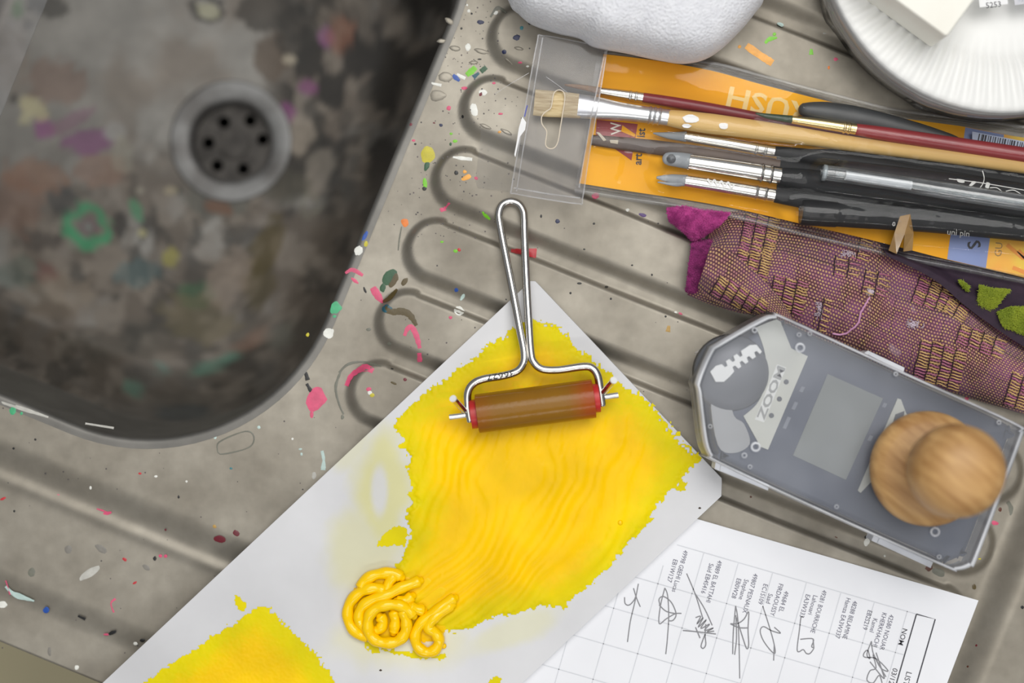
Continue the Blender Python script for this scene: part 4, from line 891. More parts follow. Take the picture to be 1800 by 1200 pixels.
STICKS = []            # (path px, half width px, zcentre, half height) for the film drape
def stick(path, hw, zc, hh, seg=18, ns=None):
    p = crom([(x, y) for x, y in path], 6); n = len(p); ti = np.linspace(0, 1, n); hw = np.interp(ti, np.linspace(0, 1, len(hw)), hw); hh = np.interp(ti, np.linspace(0, 1, len(hh)), hh)
    zc = np.interp(ti, np.linspace(0, 1, len(zc)), zc)
    STICKS.append((np.array(p), hw, zc, hh*S))
    return [P(x, y, z) for (x, y), z in zip(p, zc)], hw*S*.985, hh*S
def sticko(name, path, hw, zc, hh, mat, parent, seg=18, round_ends=False, sharp=40):
    a, b, c = stick(path, hw, zc, hh); return tube(name, a, b, mat, parent, c, seg, round_ends, sharp)
silver = pm('silver_ferrule', (.80, .79, .76, 1), (.70, .69, .66, 1), 90, .22, 1.0); gold = pm('brass_ferrule', (.83, .68, .36, 1), (.74, .58, .28, 1), 90, .25, 1.0)
alu = pm('pale_aluminium_ferrule', (.84, .85, .87, 1), (.76, .77, .79, 1), 60, .3, .9)
blackh = pm('black_lacquer', G_(32, 33, 35), G_(40, 41, 43), 50, .45, spec=.15); redh = pm('red_lacquer', G_(150, 46, 50), G_(132, 38, 44), 40, .35); redh2 = pm('dark_red_lacquer', G_(132, 34, 46), G_(116, 30, 40), 40, .35)
woodh = pm('pale_wood_handle', G_(224, 188, 120), G_(208, 168, 98), 40, .5, 0, .1, stretch=((.1, 3, 3), (0, 0, R_(8))))
brist = pm('hog_bristle', G_(224, 204, 160), G_(186, 160, 112), 900, .6, 0, .6, 1500, stretch=((.08, 1, 1), (0, 0, R_(5))))
greyt = pm('grey_silicone', G_(150, 155, 160), G_(138, 143, 148), 60, .45); greenh = pm('dark_green_hair', G_(44, 70, 44), G_(32, 52, 34), 600, .6); brownh = pm('brown_hair', G_(150, 110, 70), G_(120, 86, 52), 600, .6)
def ringbead(name, px, py, d, hw, zc, hh, mat, parent):
    l = math.hypot(*d); dx, dy = d[0]/l, d[1]/l; pts = [(px-dx*2.6, py-dy*2.6), (px-dx*1.2, py-dy*1.2), (px, py), (px+dx*1.2, py+dy*1.2), (px+dx*2.6, py+dy*2.6)]
    return tube(name, [P(x, y, zc) for x, y in pts], np.array([hw*.98, hw*1.06, hw*1.1, hw*1.06, hw*.98])*S, mat, parent, np.array([hh*.98, hh*1.06, hh*1.1, hh*1.06, hh*.98])*S, 18)
IN = 'brushes in the clear pouch'
def brush(name, label, loc, cat='brush'): return thing(name, label, cat, P(*loc), IN)
# bristle brush, natural wood handle
b = brush('flat_bristle_brush', 'wide flat hog bristle brush with paint-marked natural wood handle', (1300, 224, ZC))
sticko('bristles', [(939, 180), (960, 182), (990, 184), (1022, 187)], [23, 23.5, 23, 21.5], [ZC+.0042]*2, [3.5, 8, 10], brist, b, seg=24)
fe = sticko('ferrule', [(1016, 186), (1050, 190), (1100, 197), (1176, 207)], [21.5, 21, 19, 16, 14.5, 14.5], [ZC+.0042]*2, [10.5, 12, 14, 14], alu, b, seg=28)
for q in (1142, 1150, 1159): ringbead('ferrule_crimp', q, 196+(q-1100)*.13+1, (1, .15), 14.6, ZC+.0042, 14.2, alu, fe)
hd = sticko('handle', [(1174, 207), (1230, 215), (1300, 224), (1400, 238), (1500, 253), (1650, 272), (1850, 299)], [14, 17, 18, 17, 16, 14.5, 13.5, 13, 13, 13], [ZC+.0044]*2, [14, 17, 17, 15, 13, 13], woodh, b, seg=24)
whp = pm('white_paint_mark', G_(236, 236, 236), None, 60, .5)
for x, y, rx, ry, an in [(1214, 209, 14, 7, .2), (1272, 221, 9, 6, .6), (1207, 221, 8, 4, .3)]:
    gm = []; pts = [(x+math.cos(t)*rx*(.8+.4*float(N2(t*2, x))), y+math.sin(t)*ry*(.8+.4*float(N2(t*2, y)))) for t in np.linspace(0, 6.28, 15)[:-1]]
    prism('paint_mark', [pts], ZC+.0044+16*S-.0006, ZC+.0044+17.2*S, whp, hd)
# slim round brush, dark red
b = brush('round_brush', 'slim round brush with silver ferrule and dark red handle', (1150, 174, ZC))
sticko('hair', [(992, 149), (1020, 153), (1058, 160)], [1.2, 4.5, 6.5], [ZC+.0024]*2, [1, 4, 6], brownh, b)
fe = sticko('ferrule', [(1056, 160), (1090, 165), (1130, 171)], [6.5, 8, 9], [ZC+.0024]*2, [6.5, 8, 9], silver, b)
for q in (1108, 1118): ringbead('ferrule_crimp', q, 160+(q-1056)*.152, (1, .15), 9, ZC+.0024, 8.6, silver, fe)
sticko('handle', [(1129, 171), (1180, 179), (1250, 191), (1330, 206), (1400, 219), (1520, 240)], [8.5, 9.5, 10, 9.5, 9, 7.5], [ZC+.0024]*2, [8.5, 9, 9, 8], redh2, b)
# green haired brush with brass ferrule
b = brush('round_brush', 'brush with dark green hair, brass ferrule and red handle', (1500, 226, ZC))
sticko('hair', [(1328, 199), (1350, 204), (1394, 210)], [1, 4.5, 7], [ZC+.0075, ZC+.0068], [1, 4, 6], greenh, b)
fe = sticko('ferrule', [(1392, 210), (1440, 217), (1504, 227)], [7, 9, 10], [ZC+.0068]*2, [7, 9, 10], gold, b)
for q in (1484, 1492): ringbead('ferrule_crimp', q, 210+(q-1392)*.152, (1, .15), 10, ZC+.0068, 9.8, gold, fe)
sticko('handle', [(1503, 227), (1560, 236), (1660, 251), (1760, 266), (1850, 280)], [10, 12.5, 13, 13.5, 13.5], [ZC+.0066]*2, [10, 12, 12, 12], redh, b)
# black handle end lying the other way
b = brush('paint_brush', 'rounded black brush handle end at the upper side of the pouch', (1520, 206, ZC))
sticko('handle', [(1416, 193), (1460, 200), (1520, 211), (1600, 228), (1680, 245)], [13, 20, 22, 20, 15, 6], [ZC+.0035, ZC+.003], [10, 13, 12, 8, 4], pm('grey_black_lacquer', G_(52, 54, 56), G_(62, 64, 66), 50, .4), b, round_ends=True)
# dark stick lying the other way under the shapers
b = brush('paint_brush', 'worn dark brown stick crossing the red print on the card', (1150, 258, ZC))
hd = sticko('handle', [(1040, 246), (1100, 253), (1160, 260), (1260, 274), (1370, 292)], [9, 12, 13, 13, 12], [ZC+.0016]*2, [5, 6, 6], pm('dark_brown_wood', G_(74, 60, 54), G_(92, 76, 66), 60, .5), b)
for pl in ([(1048, 232), (1054, 233), (1066, 246), (1061, 248)], [(1072, 246), (1087, 246), (1086, 253), (1073, 251)]):
    prism('paint_mark', [pl], ZC+.0016+4*S, ZC+.0016+6.6*S, pm('pale_paint_mark', G_(190, 180, 160), None, 60, .5), hd)
# silicone shapers
def shaper(label, tip, fer, han, hwf, kind):
    b = brush('silicone_shaper', label, (fer[0][0], fer[0][1], ZC), 'shaper'); zc = ZC+hwf*S+.0006
    if kind == 'point': sticko('rubber_tip', tip, [1, 6, 9.5], [zc]*2, [1, 5, 8], greyt, b)
    elif kind == 'cup':
        t = sticko('rubber_tip', tip, [12, 13.5, 14], [zc]*2, [6, 9, 12], greyt, b, round_ends=True)
        V, F = lathe_geo([(8*S*math.cos(R_(a)), -.0004*math.sin(R_(a))) for a in (0, 45, 80)], 20, P(tip[0][0]+4, tip[0][1], zc+8.5*S)); mesh('tip_hollow', V, F, pm('grey_silicone_dark', G_(122, 126, 130), None, 60, .5), t, True)
    else: 
        sticko('rubber_tip', tip, [2, 8, 11], [zc]*2, [1.5, 4, 9], greyt, b)
        sticko('rubber_tip', [(tip[0][0]+2, tip[0][1]+8), (tip[-1][0]-18, tip[-1][1]+6), (tip[-1][0], tip[-1][1]+1)], [1, 4, 6], [zc+.0004]*2, [1, 3, 5], greyt, b)
    fe = sticko('ferrule', fer, [hwf*.86, hwf*.95, hwf], [zc]*2, [hwf*.86, hwf*.95, hwf], silver, b, seg=26)
    (x0, y0), (x1, y1) = fer[0], fer[-1]; d = (x1-x0, y1-y0)
    for f in (.80, .90): ringbead('ferrule_crimp', x0+d[0]*f, y0+d[1]*f, d, hwf*1.0, zc, hwf*1.0, silver, fe)
    sticko('handle', han, [hwf*.92, hwf*1.25, hwf*1.35, hwf*1.1, hwf*.7, hwf*.6], [zc, zc+.0008, zc], [hwf*.92, hwf*1.1, hwf*1.1, hwf*.8, hwf*.6], blackh, b, seg=22)
    return fe
shaper('silicone shaper with pointed grey tip, nearest the wood handle', [(1148, 234), (1175, 238), (1206, 240)], [(1203, 240), (1280, 252), (1361, 266)], [(1359, 265), (1440, 276), (1560, 293), (1700, 313), (1850, 336)], 9.5, 'point')
shaper('silicone shaper with round cupped grey tip, between two other shapers', [(1176, 279), (1195, 281), (1214, 284)], [(1211, 284), (1290, 296), (1371, 309)], [(1369, 309), (1440, 320), (1560, 338), (1700, 358), (1850, 382)], 16, 'cup')
fe = shaper('silicone shaper with torn grey tip and white scribble on its ferrule', [(1154, 312), (1180, 314), (1207, 318)], [(1204, 318), (1280, 330), (1361, 344)], [(1359, 344), (1420, 352), (1520, 366), (1640, 384), (1780, 406)], 12, 'torn')
V, F = ribbon_geo(crom([(1244, 314), (1250, 324), (1256, 316), (1262, 328), (1268, 318), (1274, 330), (1280, 320), (1286, 332), (1290, 324)], 5), 3.2, ZC+12*S*2+.0009); mesh('white_scribble', V, F, whp, fe, False)
# flat black sleeve
slv = prism('plastic_sleeve', [[(1366, 262), (1500, 262), (1660, 284), (1850, 310), (1850, 428), (1662, 408), (1600, 398), (1530, 402), (1406, 393), (1404, 355), (1366, 350)]], ZC+.0002, ZC+.0012, pm('black_sleeve', G_(34, 35, 37), G_(42, 43, 45), 40, .6, spec=.25), None)
tag(slv, 'flat black plastic sleeve lying under the pens in the clear pouch', 'sleeve')
# black felt pen
b = thing('black_felt_pen', 'thick black felt pen with small white print, along the lower side of the pouch', 'pen', P(1600, 380, ZC), IN)
pn = sticko('pen_barrel', [(1412, 372), (1480, 377), (1560, 382), (1650, 389), (1850, 408)], [21, 22, 22, 21, 21], [ZC+.0052]*2, [18, 20, 20, 20], blackh, b, seg=30)
sticko('pen_cap', [(1408, 372), (1420, 373), (1470, 376)], [22, 23.5, 23.5], [ZC+.0052]*2, [19, 21, 21], pm('black_plastic', G_(26, 26, 28), None, 50, .35, spec=.25), b, seg=30)
wht = pm('white_print', G_(225, 225, 222), None, 40, .5)
zpen = lambda x, y: ZC+.0052+22*S*math.sqrt(max(.05, 1-((y-(371+(x-1412)*.082))/23)**2))+.0002
lettering('white_print', 'uni pin', 1664, 412, zpen, 15, (.98, .10), wht, b, aspect=1.0)
lettering('white_print', '0', 1568, 397, zpen, 11, (.98, .14), wht, b)
# another black pen under the clear one
b = thing('black_pen', 'black pen with white stripes beside the clear pen barrel', 'pen', P(1700, 330, ZC), IN)
pn = sticko('pen_barrel', [(1480, 296), (1560, 308), (1660, 322), (1760, 336), (1850, 349)], [13, 18, 19, 19, 19], [ZC+.0062]*2, [12, 14, 14], blackh, b, seg=26, round_ends=True)
zp2 = lambda x, y: ZC+.0062+14.6*S*math.sqrt(max(.05, 1-((y-(296+(x-1480)*.142))/20)**2))+.0001
for pl in ([(1682, 314), (1696, 316), (1695, 322), (1683, 320)], [(1710, 318), (1718, 319), (1707, 328), (1702, 327)], [(1734, 320), (1741, 321), (1738, 331), (1731, 330)]):
    q = resample(pl+[pl[0]], 9)[:-1]; V = [P(x, y, zp2(x, y)+.0002) for x, y in q]; mesh('white_stripe', V, [tuple(range(len(V)))], wht, b, False)
for pts in ([(1668, 314), (1730, 322), (1800, 334), (1850, 342)], [(1727, 300), (1730, 312), (1728, 322), (1722, 331)], [(1740, 330), (1752, 330), (1762, 337)], [(1768, 336), (1782, 334), (1796, 342)]):
    V, F = ribbon_geo(crom(pts, 5), 1.5, lambda x, y: zp2(x, y)+.00025); mesh('white_line', V, F, wht, b, False)
# clear pen barrel
b = thing('clear_pen', 'clear plastic pen barrel with a pale refill, lying on the black pens', 'pen', P(1600, 330, ZC+.008), IN)
cpm = clear('clear_pen_plastic', (.93, .95, .96), .12, (.75, .78, .8), gloss=.12, rough=.05)
zc = ZC+.0115
sticko('pen_barrel', [(1447, 303), (1500, 310), (1600, 325), (1700, 341), (1850, 364)], [13.5, 14, 14.5, 15, 15], [zc]*2, [13, 13, 13], cpm, b, seg=24)
sticko('refill', [(1486, 308), (1530, 315), (1602, 326)], [8, 8, 8], [zc]*2, [7, 7], pm('pale_refill', G_(206, 208, 212), None, 60, .5), b, seg=16)
sticko('inner_tube', [(1470, 306), (1600, 325), (1700, 341), (1850, 364)], [5, 5, 5, 5], [zc-.0005]*2, [4, 4], cpm, b, seg=12)
V, F = tube_geo([P(1446, 303, zc), P(1452, 304, zc)], [14.2*S]*2, [13.4*S]*2, 24); mesh('pen_rim', V, F, clear('pen_rim_plastic', (.85, .9, .93), .35, (.7, .78, .82)), b, True)

# ---- the clear pouch itself
pouch = thing('brush_pouch', 'clear plastic hang pouch holding paint brushes and pens on an orange card', 'pouch', P(1400, 270, 0))
ptop = [(1052, 82), (1160, 94), (1260, 110), (1340, 131), (1410, 150), (1480, 168), (1560, 188), (1650, 200), (1760, 214), (1850, 230)]
pbot = [(1010, 338), (1100, 352), (1200, 367), (1290, 384), (1400, 412), (1500, 436), (1590, 457), (1680, 474), (1760, 490), (1850, 508)]
def film_z(px, py):
    Z = np.full(px.shape, ZC+.0004)
    for p, hw, zc_, hh in STICKS:
        if p[-1][0] < 1050: continue
        for i in range(len(p)-1):
            a, b2 = p[i], p[i+1]; e = b2-a; t = np.clip(((px-a[0])*e[0]+(py-a[1])*e[1])/(e@e+1e-9), 0, 1)
            d = np.hypot(px-a[0]-e[0]*t, py-a[1]-e[1]*t); w = (hw[i]*(1-t)+hw[i+1]*t)*1.12+1; top = (zc_[i]*(1-t)+zc_[i+1]*t)+(hh[i]*(1-t)+hh[i+1]*t)
            Z = np.maximum(Z, np.where(d < w, (zc_[i])+(hh[i]*(1-t)+hh[i+1]*t)*np.sqrt(np.clip(1-(d/w)**2, 0, 1)), 0))
    return Z
def zf(s, t, px, py):
    Z0 = film_z(px, py); Z = Z0.copy()
    for it in range(60):
        B = Z.copy(); B[1:-1] = (Z[:-2]+Z[2:]+2*Z[1:-1])/4; C = B.copy(); C[:, 1:-1] = (B[:, :-2]+B[:, 2:]+2*B[:, 1:-1])/4
        C[:, 0] = C[:, -1] = .0022; C[:, 1] = C[:, -2] = .0022; C[:, 2] = C[:, -3] = .0023
        Z = np.maximum(C, Z0+.0002)
        Z[:, :3] = np.minimum(Z[:, :3], ZC+.0006); Z[:, -3:] = np.minimum(Z[:, -3:], ZC+.0006)
    w = .0006*(N1.fbm(px/30, py/30, 3)-.5)*np.sin(np.pi*t)
    return Z+.0006+np.abs(w)+.0003*np.sin(px/13+4*N2(px/40, py/40))*np.exp(-((px-1090)/90)**2-((py-300)/40)**2)
film_m = clear('pouch_film', (.975, .975, .97), .012, (.7, .7, .7), gloss=.0, fk=.5, rough=.05, hscale=25)
strip('front_film', ptop, pbot, 230, 110, zf, film_m, pouch)
strip('back_film', ptop, pbot, 60, 12, lambda s, t, x, y: .0009+0*s, film_m, pouch)
seam_m = clear('pouch_seam', (.86, .86, .86), .10, (.5, .5, .5), gloss=.05, rough=.12, hscale=200)
def offs(pts, dy): return [(x, y+dy) for x, y in pts]
for nm, E, a, b2 in (('seam', ptop, -1, 7), ('seam', ptop, 8, 11), ('seam', pbot, -9, 1), ('seam', pbot, -14, -11)):
    strip(nm, offs(E, a), offs(E, b2), 90, 5, lambda s, t, x, y: .0032+.0008*np.sin(np.pi*t), seam_m, pouch)
# hang flap with slot
flap_m = clear('hang_flap_plastic', (.93, .93, .94), .05, (.5, .5, .51), fk=.4, gloss=.0, rough=.1, hscale=80)
zfl = .0090
fo = crom([(945, 70), (951, 62), (1000, 70), (1062, 84), (1066, 92), (1052, 180), (1036, 270), (1024, 350), (1018, 358), (960, 350), (904, 340), (899, 332), (913, 250), (930, 150)], 3, True)
slot = crom([(982, 158), (990, 161), (993, 172), (989, 200), (985, 224), (981, 248), (975, 259), (966, 261), (959, 254), (961, 236), (960, 228), (953, 218), (952, 206), (958, 197), (968, 190), (971, 176), (974, 163)], 3, True)
fp = prism('hang_flap', [fo, slot], zfl, zfl+.0005, flap_m, pouch)
V, F = ribbon_geo(list(slot)+[slot[0]], 1.8, zfl+.0006); mesh('slot_edge', V, F, pm('slot_edge', G_(196, 182, 160), None, 50, .3), fp, False)
rim_m = clear('flap_rim', (.85, .85, .86), .3, (.55, .55, .56), gloss=.05)
V, F = merge([ribbon_geo([(x, y) for x, y in fo]+[fo[0]], 2.2, zfl+.0006), ribbon_geo([(954, 66), (938, 160), (920, 260), (908, 336)], 2, zfl+.0006), ribbon_geo([(903, 330), (960, 340), (1020, 348)], 2.5, zfl+.0006), ribbon_geo([(1064, 90), (1040, 200), (1018, 330)], 2.2, zfl+.0006)]); mesh('flap_rim', V, F, rim_m, fp, False)
prism('white_paint_chip', [[(918, 205), (925, 215), (923, 228), (914, 240), (909, 262), (906, 276), (904, 272), (909, 245), (912, 225)]], zfl+.0005, zfl+.0009, whp, fp)
for x0, y0, x1, y1, w, c in ((930, 128, 870, 165, 1.0, rim_m), (960, 135, 1000, 165, 1.0, rim_m), (922, 205, 927, 185, 2.0, pm('blue_ink', G_(60, 70, 160), None, 50, .5))):
    V, F = ribbon_geo([(x0, y0), ((x0+x1)/2, (y0+y1)/2-1), (x1, y1)], w, zfl+.0007 if x0 > 925 else zfl+.0007); mesh('scratch', V, F, c, fp, False)
# second thin flap of film reaching left
prism('film_tail', [[(846, 226), (908, 236), (900, 338), (840, 330), (836, 318)]], .0006, .0008, clear('film_tail', (.95, .95, .95), .02, (.5, .5, .5), gloss=.0, fk=.25), pouch)
# brown packing tape
tape_m = pm('brown_packing_tape', G_(158, 126, 76), G_(136, 104, 58), 60, .22, coat=.5)
q = [(1582, 380, .0135), (1600, 376, .014), (1606, 410, .0105), (1604, 440, .0075), (1588, 442, .0078), (1590, 412, .0125), (1576, 446, .0082), (1562, 440, .0076), (1572, 410, .0118)]
V = [P(*p) for p in q]; V += [(a, b2, c-.0006) for a, b2, c in V]; T_ = [(0, 5, 1), (1, 5, 2), (2, 5, 4), (2, 4, 3), (0, 8, 5), (8, 6, 5), (8, 7, 6)]
tp = mesh('tape_scrap', V, [t for t in T_]+[tuple(i+9 for i in t[::-1]) for t in T_]+[(0, 1, 10, 9), (1, 2, 11, 10), (2, 3, 12, 11), (3, 4, 13, 12), (7, 8, 17, 16), (8, 0, 9, 17), (6, 7, 16, 15)], tape_m, pouch, False); orient(tp)

# ==================================================================== WOVEN FABRIC
def weave_mat():
    m = bpy.data.materials.new('woven_purple_fabric'); m.use_nodes = True; nt = m.node_tree; b = nt.nodes['Principled BSDF']
    uv = nt.nodes.new('ShaderNodeUVMap'); uv.uv_map = 'UVMap'
    def noise(sc, det=3):
        n = nt.nodes.new('ShaderNodeTexNoise'); n.inputs['Scale'].default_value = sc; n.inputs['Detail'].default_value = det; nt.links.new(uv.outputs[0], n.inputs['Vector']); return n
    wn = noise(.012, 2); vm = nt.nodes.new('ShaderNodeVectorMath'); vm.operation = 'SCALE'; vm.inputs['Scale'].default_value = 14; nt.links.new(wn.outputs['Color'], vm.inputs[0])
    ad = nt.nodes.new('ShaderNodeVectorMath'); nt.links.new(uv.outputs[0], ad.inputs[0]); nt.links.new(vm.outputs[0], ad.inputs[1])
    br = nt.nodes.new('ShaderNodeTexBrick'); nt.links.new(ad.outputs[0], br.inputs['Vector']); br.inputs['Scale'].default_value = 1
    br.inputs['Brick Width'].default_value = 5.6; br.inputs['Row Height'].default_value = 5.0; br.inputs['Mortar Size'].default_value = 1.55; br.inputs['Mortar Smooth'].default_value = .5; br.offset = .5
    br.inputs['Color1'].default_value = G_(200, 166, 108); br.inputs['Color2'].default_value = G_(178, 122, 120)
    mx = nt.nodes.new('ShaderNodeMix'); mx.data_type = 'RGBA'; mx.inputs[6].default_value = G_(84, 42, 54); mx.inputs[7].default_value = G_(116, 64, 104)
    r = nt.nodes.new('ShaderNodeMapRange'); r.inputs[1].default_value = .4; r.inputs[2].default_value = .6; nt.links.new(noise(.014, 4).outputs[0], r.inputs[0]); nt.links.new(r.outputs[0], mx.inputs[0])
    # dark / light blocks of the woven pattern
    ck = nt.nodes.new('ShaderNodeTexBrick'); nt.links.new(uv.outputs[0], ck.inputs['Vector']); ck.inputs['Scale'].default_value = 1; ck.inputs['Brick Width'].default_value = 92; ck.inputs['Row Height'].default_value = 62; ck.inputs['Mortar Size'].default_value = 1.6
    ck.inputs['Color1'].default_value = (.75, .75, .75, 1); ck.inputs['Color2'].default_value = (1.12, 1.12, 1.12, 1); ck.inputs['Mortar'].default_value = (.45, .45, .4, 1)
    mt = nt.nodes.new('ShaderNodeMix'); mt.data_type = 'RGBA'; mt.blend_type = 'MULTIPLY'; mt.inputs[0].default_value = 1; nt.links.new(mx.outputs[2], mt.inputs[6]); nt.links.new(ck.outputs[0], mt.inputs[7])
    nt.links.new(mt.outputs[2], br.inputs['Mortar'])
    # chalky worn patches
    wp_ = nt.nodes.new('ShaderNodeMapRange'); wp_.inputs[1].default_value = .66; wp_.inputs[2].default_value = .8; wp_.inputs[4].default_value = .5; nt.links.new(noise(.022, 5).outputs[0], wp_.inputs[0])
    m3 = nt.nodes.new('ShaderNodeMix'); m3.data_type = 'RGBA'; nt.links.new(wp_.outputs[0], m3.inputs[0]); nt.links.new(br.outputs[0], m3.inputs[6]); m3.inputs[7].default_value = G_(216, 196, 210)
    nt.links.new(m3.outputs[2], b.inputs['Base Color']); b.inputs['Roughness'].default_value = .85; b.inputs['Sheen Weight'].default_value = .15
    bp = nt.nodes.new('ShaderNodeBump'); bp.inputs['Strength'].default_value = .5; bp.inputs['Distance'].default_value = .0004; bp.invert = True
    nt.links.new(br.outputs['Fac'], bp.inputs['Height']); nt.links.new(bp.outputs[0], b.inputs['Normal']); return m
weave = weave_mat()
fab = thing('woven_fabric', 'folded purple and yellow woven fabric with plush magenta end and green leaves', 'fabric', P(1480, 540, 0))
FH = .016
def mound(h, z0=.0002, p=.45, nz=.0025, ends=True, lowtop=False):
    def f(s, t, x, y):
        e = np.sin(np.pi*np.clip(t, 0, 1))**p
        if lowtop: e = e*(.02+.98*sstep(.14, .42, t))
        if ends: e = e*np.clip(sstep(-.001, .05, s), 0, 1)**.6
        return z0+h*e*(.85+.3*N1.fbm(x/90, y/90, 3))+nz*(N2.fbm(x/45, y/45, 3)-.5)*e
    return f
ftop = [(1250, 402), (1268, 382), (1300, 370), (1400, 378), (1500, 403), (1545, 423), (1582, 452), (1640, 474), (1690, 490), (1730, 530), (1770, 568), (1850, 610)]
fbot = [(1208, 518), (1245, 534), (1300, 550), (1350, 558), (1420, 588), (1500, 620), (1600, 666), (1700, 698), (1780, 722), (1850, 742)]
body, fpos = strip('woven_cover', ftop, fbot, 260, 110, mound(FH, lowtop=True), weave, fab, ret=True)
fl2, fpos2 = strip('turned_back_fold', [(1250, 432), (1275, 436), (1320, 470), (1368, 520), (1396, 566)], [(1226, 505), (1250, 526), (1295, 545), (1335, 556), (1368, 572)], 90, 50, lambda s, t, x, y: .0175+.0035*np.sin(np.pi*t)**.5*np.ones_like(s)-.008*sstep(.6, 1, t), weave, fab, ret=True)
# long float threads of the weave: real threads on the cloth
tan_t = pm('tan_thread', G_(214, 180, 120), G_(196, 158, 98), 400, .7); pk_t = pm('pink_thread', G_(190, 120, 140), G_(170, 96, 132), 400, .7); bk_t = pm('black_thread', G_(36, 26, 34), None, 100, .8)
FA = resample(crom(ftop, 6), 260); FB = resample(crom(fbot, 6), 260)
def inv(A, B, x, y):
    """invert a strip: photo pixel -> (s, t)"""
    e = B-A; t = ((x-A[:, 0])*e[:, 0]+(y-A[:, 1])*e[:, 1])/(e**2).sum(1); d = np.hypot(A[:, 0]+e[:, 0]*t-x, A[:, 1]+e[:, 1]*t-y); i = int(d.argmin())
    return i/(len(A)-1), float(t[i])
def px2st(x, y): return inv(FA, FB, x, y)
gt = {'t': [], 'p': [], 'k': []}
def threads(pos, conv, cx, cy, ncol, nrow, dx, dy, ang, ln):
    ca, sa = math.cos(ang), math.sin(ang)
    for c in range(ncol):
        jit = random.uniform(-3, 3)
        for r in range(nrow):
            x = cx+(c-(ncol-1)/2)*dx; y = (r-(nrow-1)/2)*dy+jit; tilt = random.uniform(-2.5, 2.5)
            pts = []
            for f in (-.5, -.2, .2, .5):
                lx, ly = (c-(ncol-1)/2)*dx+f*ln, y+tilt*f+.9*math.sin(f*5); X, Y = cx+lx*ca-ly*sa, cy+lx*sa+ly*ca
                s_, t_ = conv(X, Y); 
                if not (0.004 < s_ < .996 and .02 < t_ < .98): pts = None; break
                q = np.array(pos(s_, t_)); q[2] += .00035 if abs(f) > .3 else .0007; pts.append(q)
            if pts: gt['t' if random.random() < .6 else 'p'].append(tube_geo(pts, .0003, .00025, 5))
        pts = []
        for f in np.linspace(-.5, .5, 7):
            lx, ly = (c-ncol/2)*dx, f*nrow*dy; X, Y = cx+lx*ca-ly*sa, cy+lx*sa+ly*ca; s_, t_ = conv(X, Y)
            q = np.array(pos(min(max(s_, .004), .99), min(max(t_, .03), .97))); q[2] += .0008; pts.append(q)
        gt['k'].append(tube_geo(pts, .0002, .0002, 5))
for a in [(1330, 432, 3, 26, 21, 4.6, .20, 20), (1385, 520, 3, 12, 21, 5, .2, 20), (1640, 518, 3, 11, 22, 4.4, .35, 22), (1680, 545, 2, 6, 22, 4.6, .5, 22), (1650, 650, 4, 18, 21, 5, .22, 21), (1725, 600, 4, 7, 22, 5, .3, 22), (1490, 470, 2, 4, 24, 9, .15, 20), (1540, 500, 2, 5, 24, 9, .2, 22), (1790, 690, 2, 12, 21, 5, .3, 20), (1600, 668, 3, 4, 20, 5, .4, 18), (1520, 440, 1, 5, 24, 8, .2, 22), (1450, 560, 1, 8, 20, 9, .2, 14)]:
    threads(fpos, px2st, *a)
A2 = resample(crom([(1250, 432), (1275, 436), (1320, 470), (1368, 520), (1396, 566)], 6), 90); B2 = resample(crom([(1226, 505), (1250, 526), (1295, 545), (1335, 556), (1368, 572)], 6), 90)
def px2st2(x, y): return inv(A2, B2, x, y)
threads(fpos2, px2st2, 1300, 525, 5, 8, 20, 4.6, .5, 19)
for k, mt_ in (('t', tan_t), ('p', pk_t), ('k', bk_t)):
    V, F = merge(gt[k]); o = mesh('float_threads', V, F, mt_, fab, True); o['kind'] = 'stuff'
# plush ends: body + pile
def plush(name, top, bot, h, mat, seed, n, z0=.0002, ln=.0021):
    o, pos = strip(name, top, bot, 40, 30, mound(h, z0, .4, .001, False), mat, fab, ret=True); rr_ = random.Random(seed); g = []
    for i in range(n):
        s_, t_ = rr_.random(), rr_.random(); q = np.array(pos(s_, t_)); d = np.array([rr_.gauss(0, .45)-.15, rr_.gauss(0, .45)-.1, 1.]); d /= np.linalg.norm(d); r = .00032
        u_ = np.array([1, 0, -d[0]/d[2]])*r; w_ = np.array([0, 1, -d[1]/d[2]])*r; q = q-d*.0004
        g.append(([q+u_, q-.5*u_+.87*w_, q-.5*u_-.87*w_, q+d*ln*rr_.uniform(.7, 1.2)], [(0, 1, 3), (1, 2, 3), (2, 0, 3)]))
    V, F = merge(g); p = mesh('pile', V, F, mat, o, True); p['kind'] = 'stuff'; return o
mag = pm('magenta_plush', G_(196, 74, 150), G_(150, 40, 112), 260, .9, sheen=.3); mag2 = pm('dark_magenta_plush', G_(158, 52, 122), G_(120, 32, 92), 260, .9, sheen=.3); leaf = pm('green_plush', G_(146, 158, 40), G_(122, 138, 30), 120, .9, sheen=.2)
plush('plush_end', [(1172, 366), (1200, 362), (1240, 368), (1285, 374)], [(1176, 388), (1205, 412), (1222, 424), (1262, 398)], .011, mag, 3, 5200)
plush('plush_end', [(1216, 424), (1240, 420), (1270, 424)], [(1205, 512), (1222, 518), (1246, 508)], .010, mag2, 4, 4200)
dk = pm('dark_purple_cloth', G_(44, 26, 44), G_(36, 20, 38), 200, .8, 0, .4, 800)
strip('dark_lining', [(1545, 425), (1600, 440), (1680, 462), (1760, 480), (1850, 500)], [(1560, 450), (1640, 490), (1700, 540), (1770, 590), (1850, 640)], 60, 24, lambda s, t, x, y: .0009+.0055*sstep(.3, .7, t)+.0006*N1(x/40, y/40)*sstep(.3, .6, t), dk, fab)
plush('leaf_motif', [(1721, 500), (1745, 506), (1777, 508)], [(1718, 536), (1738, 546), (1752, 536)], .002, leaf, 5, 1500, .0052)
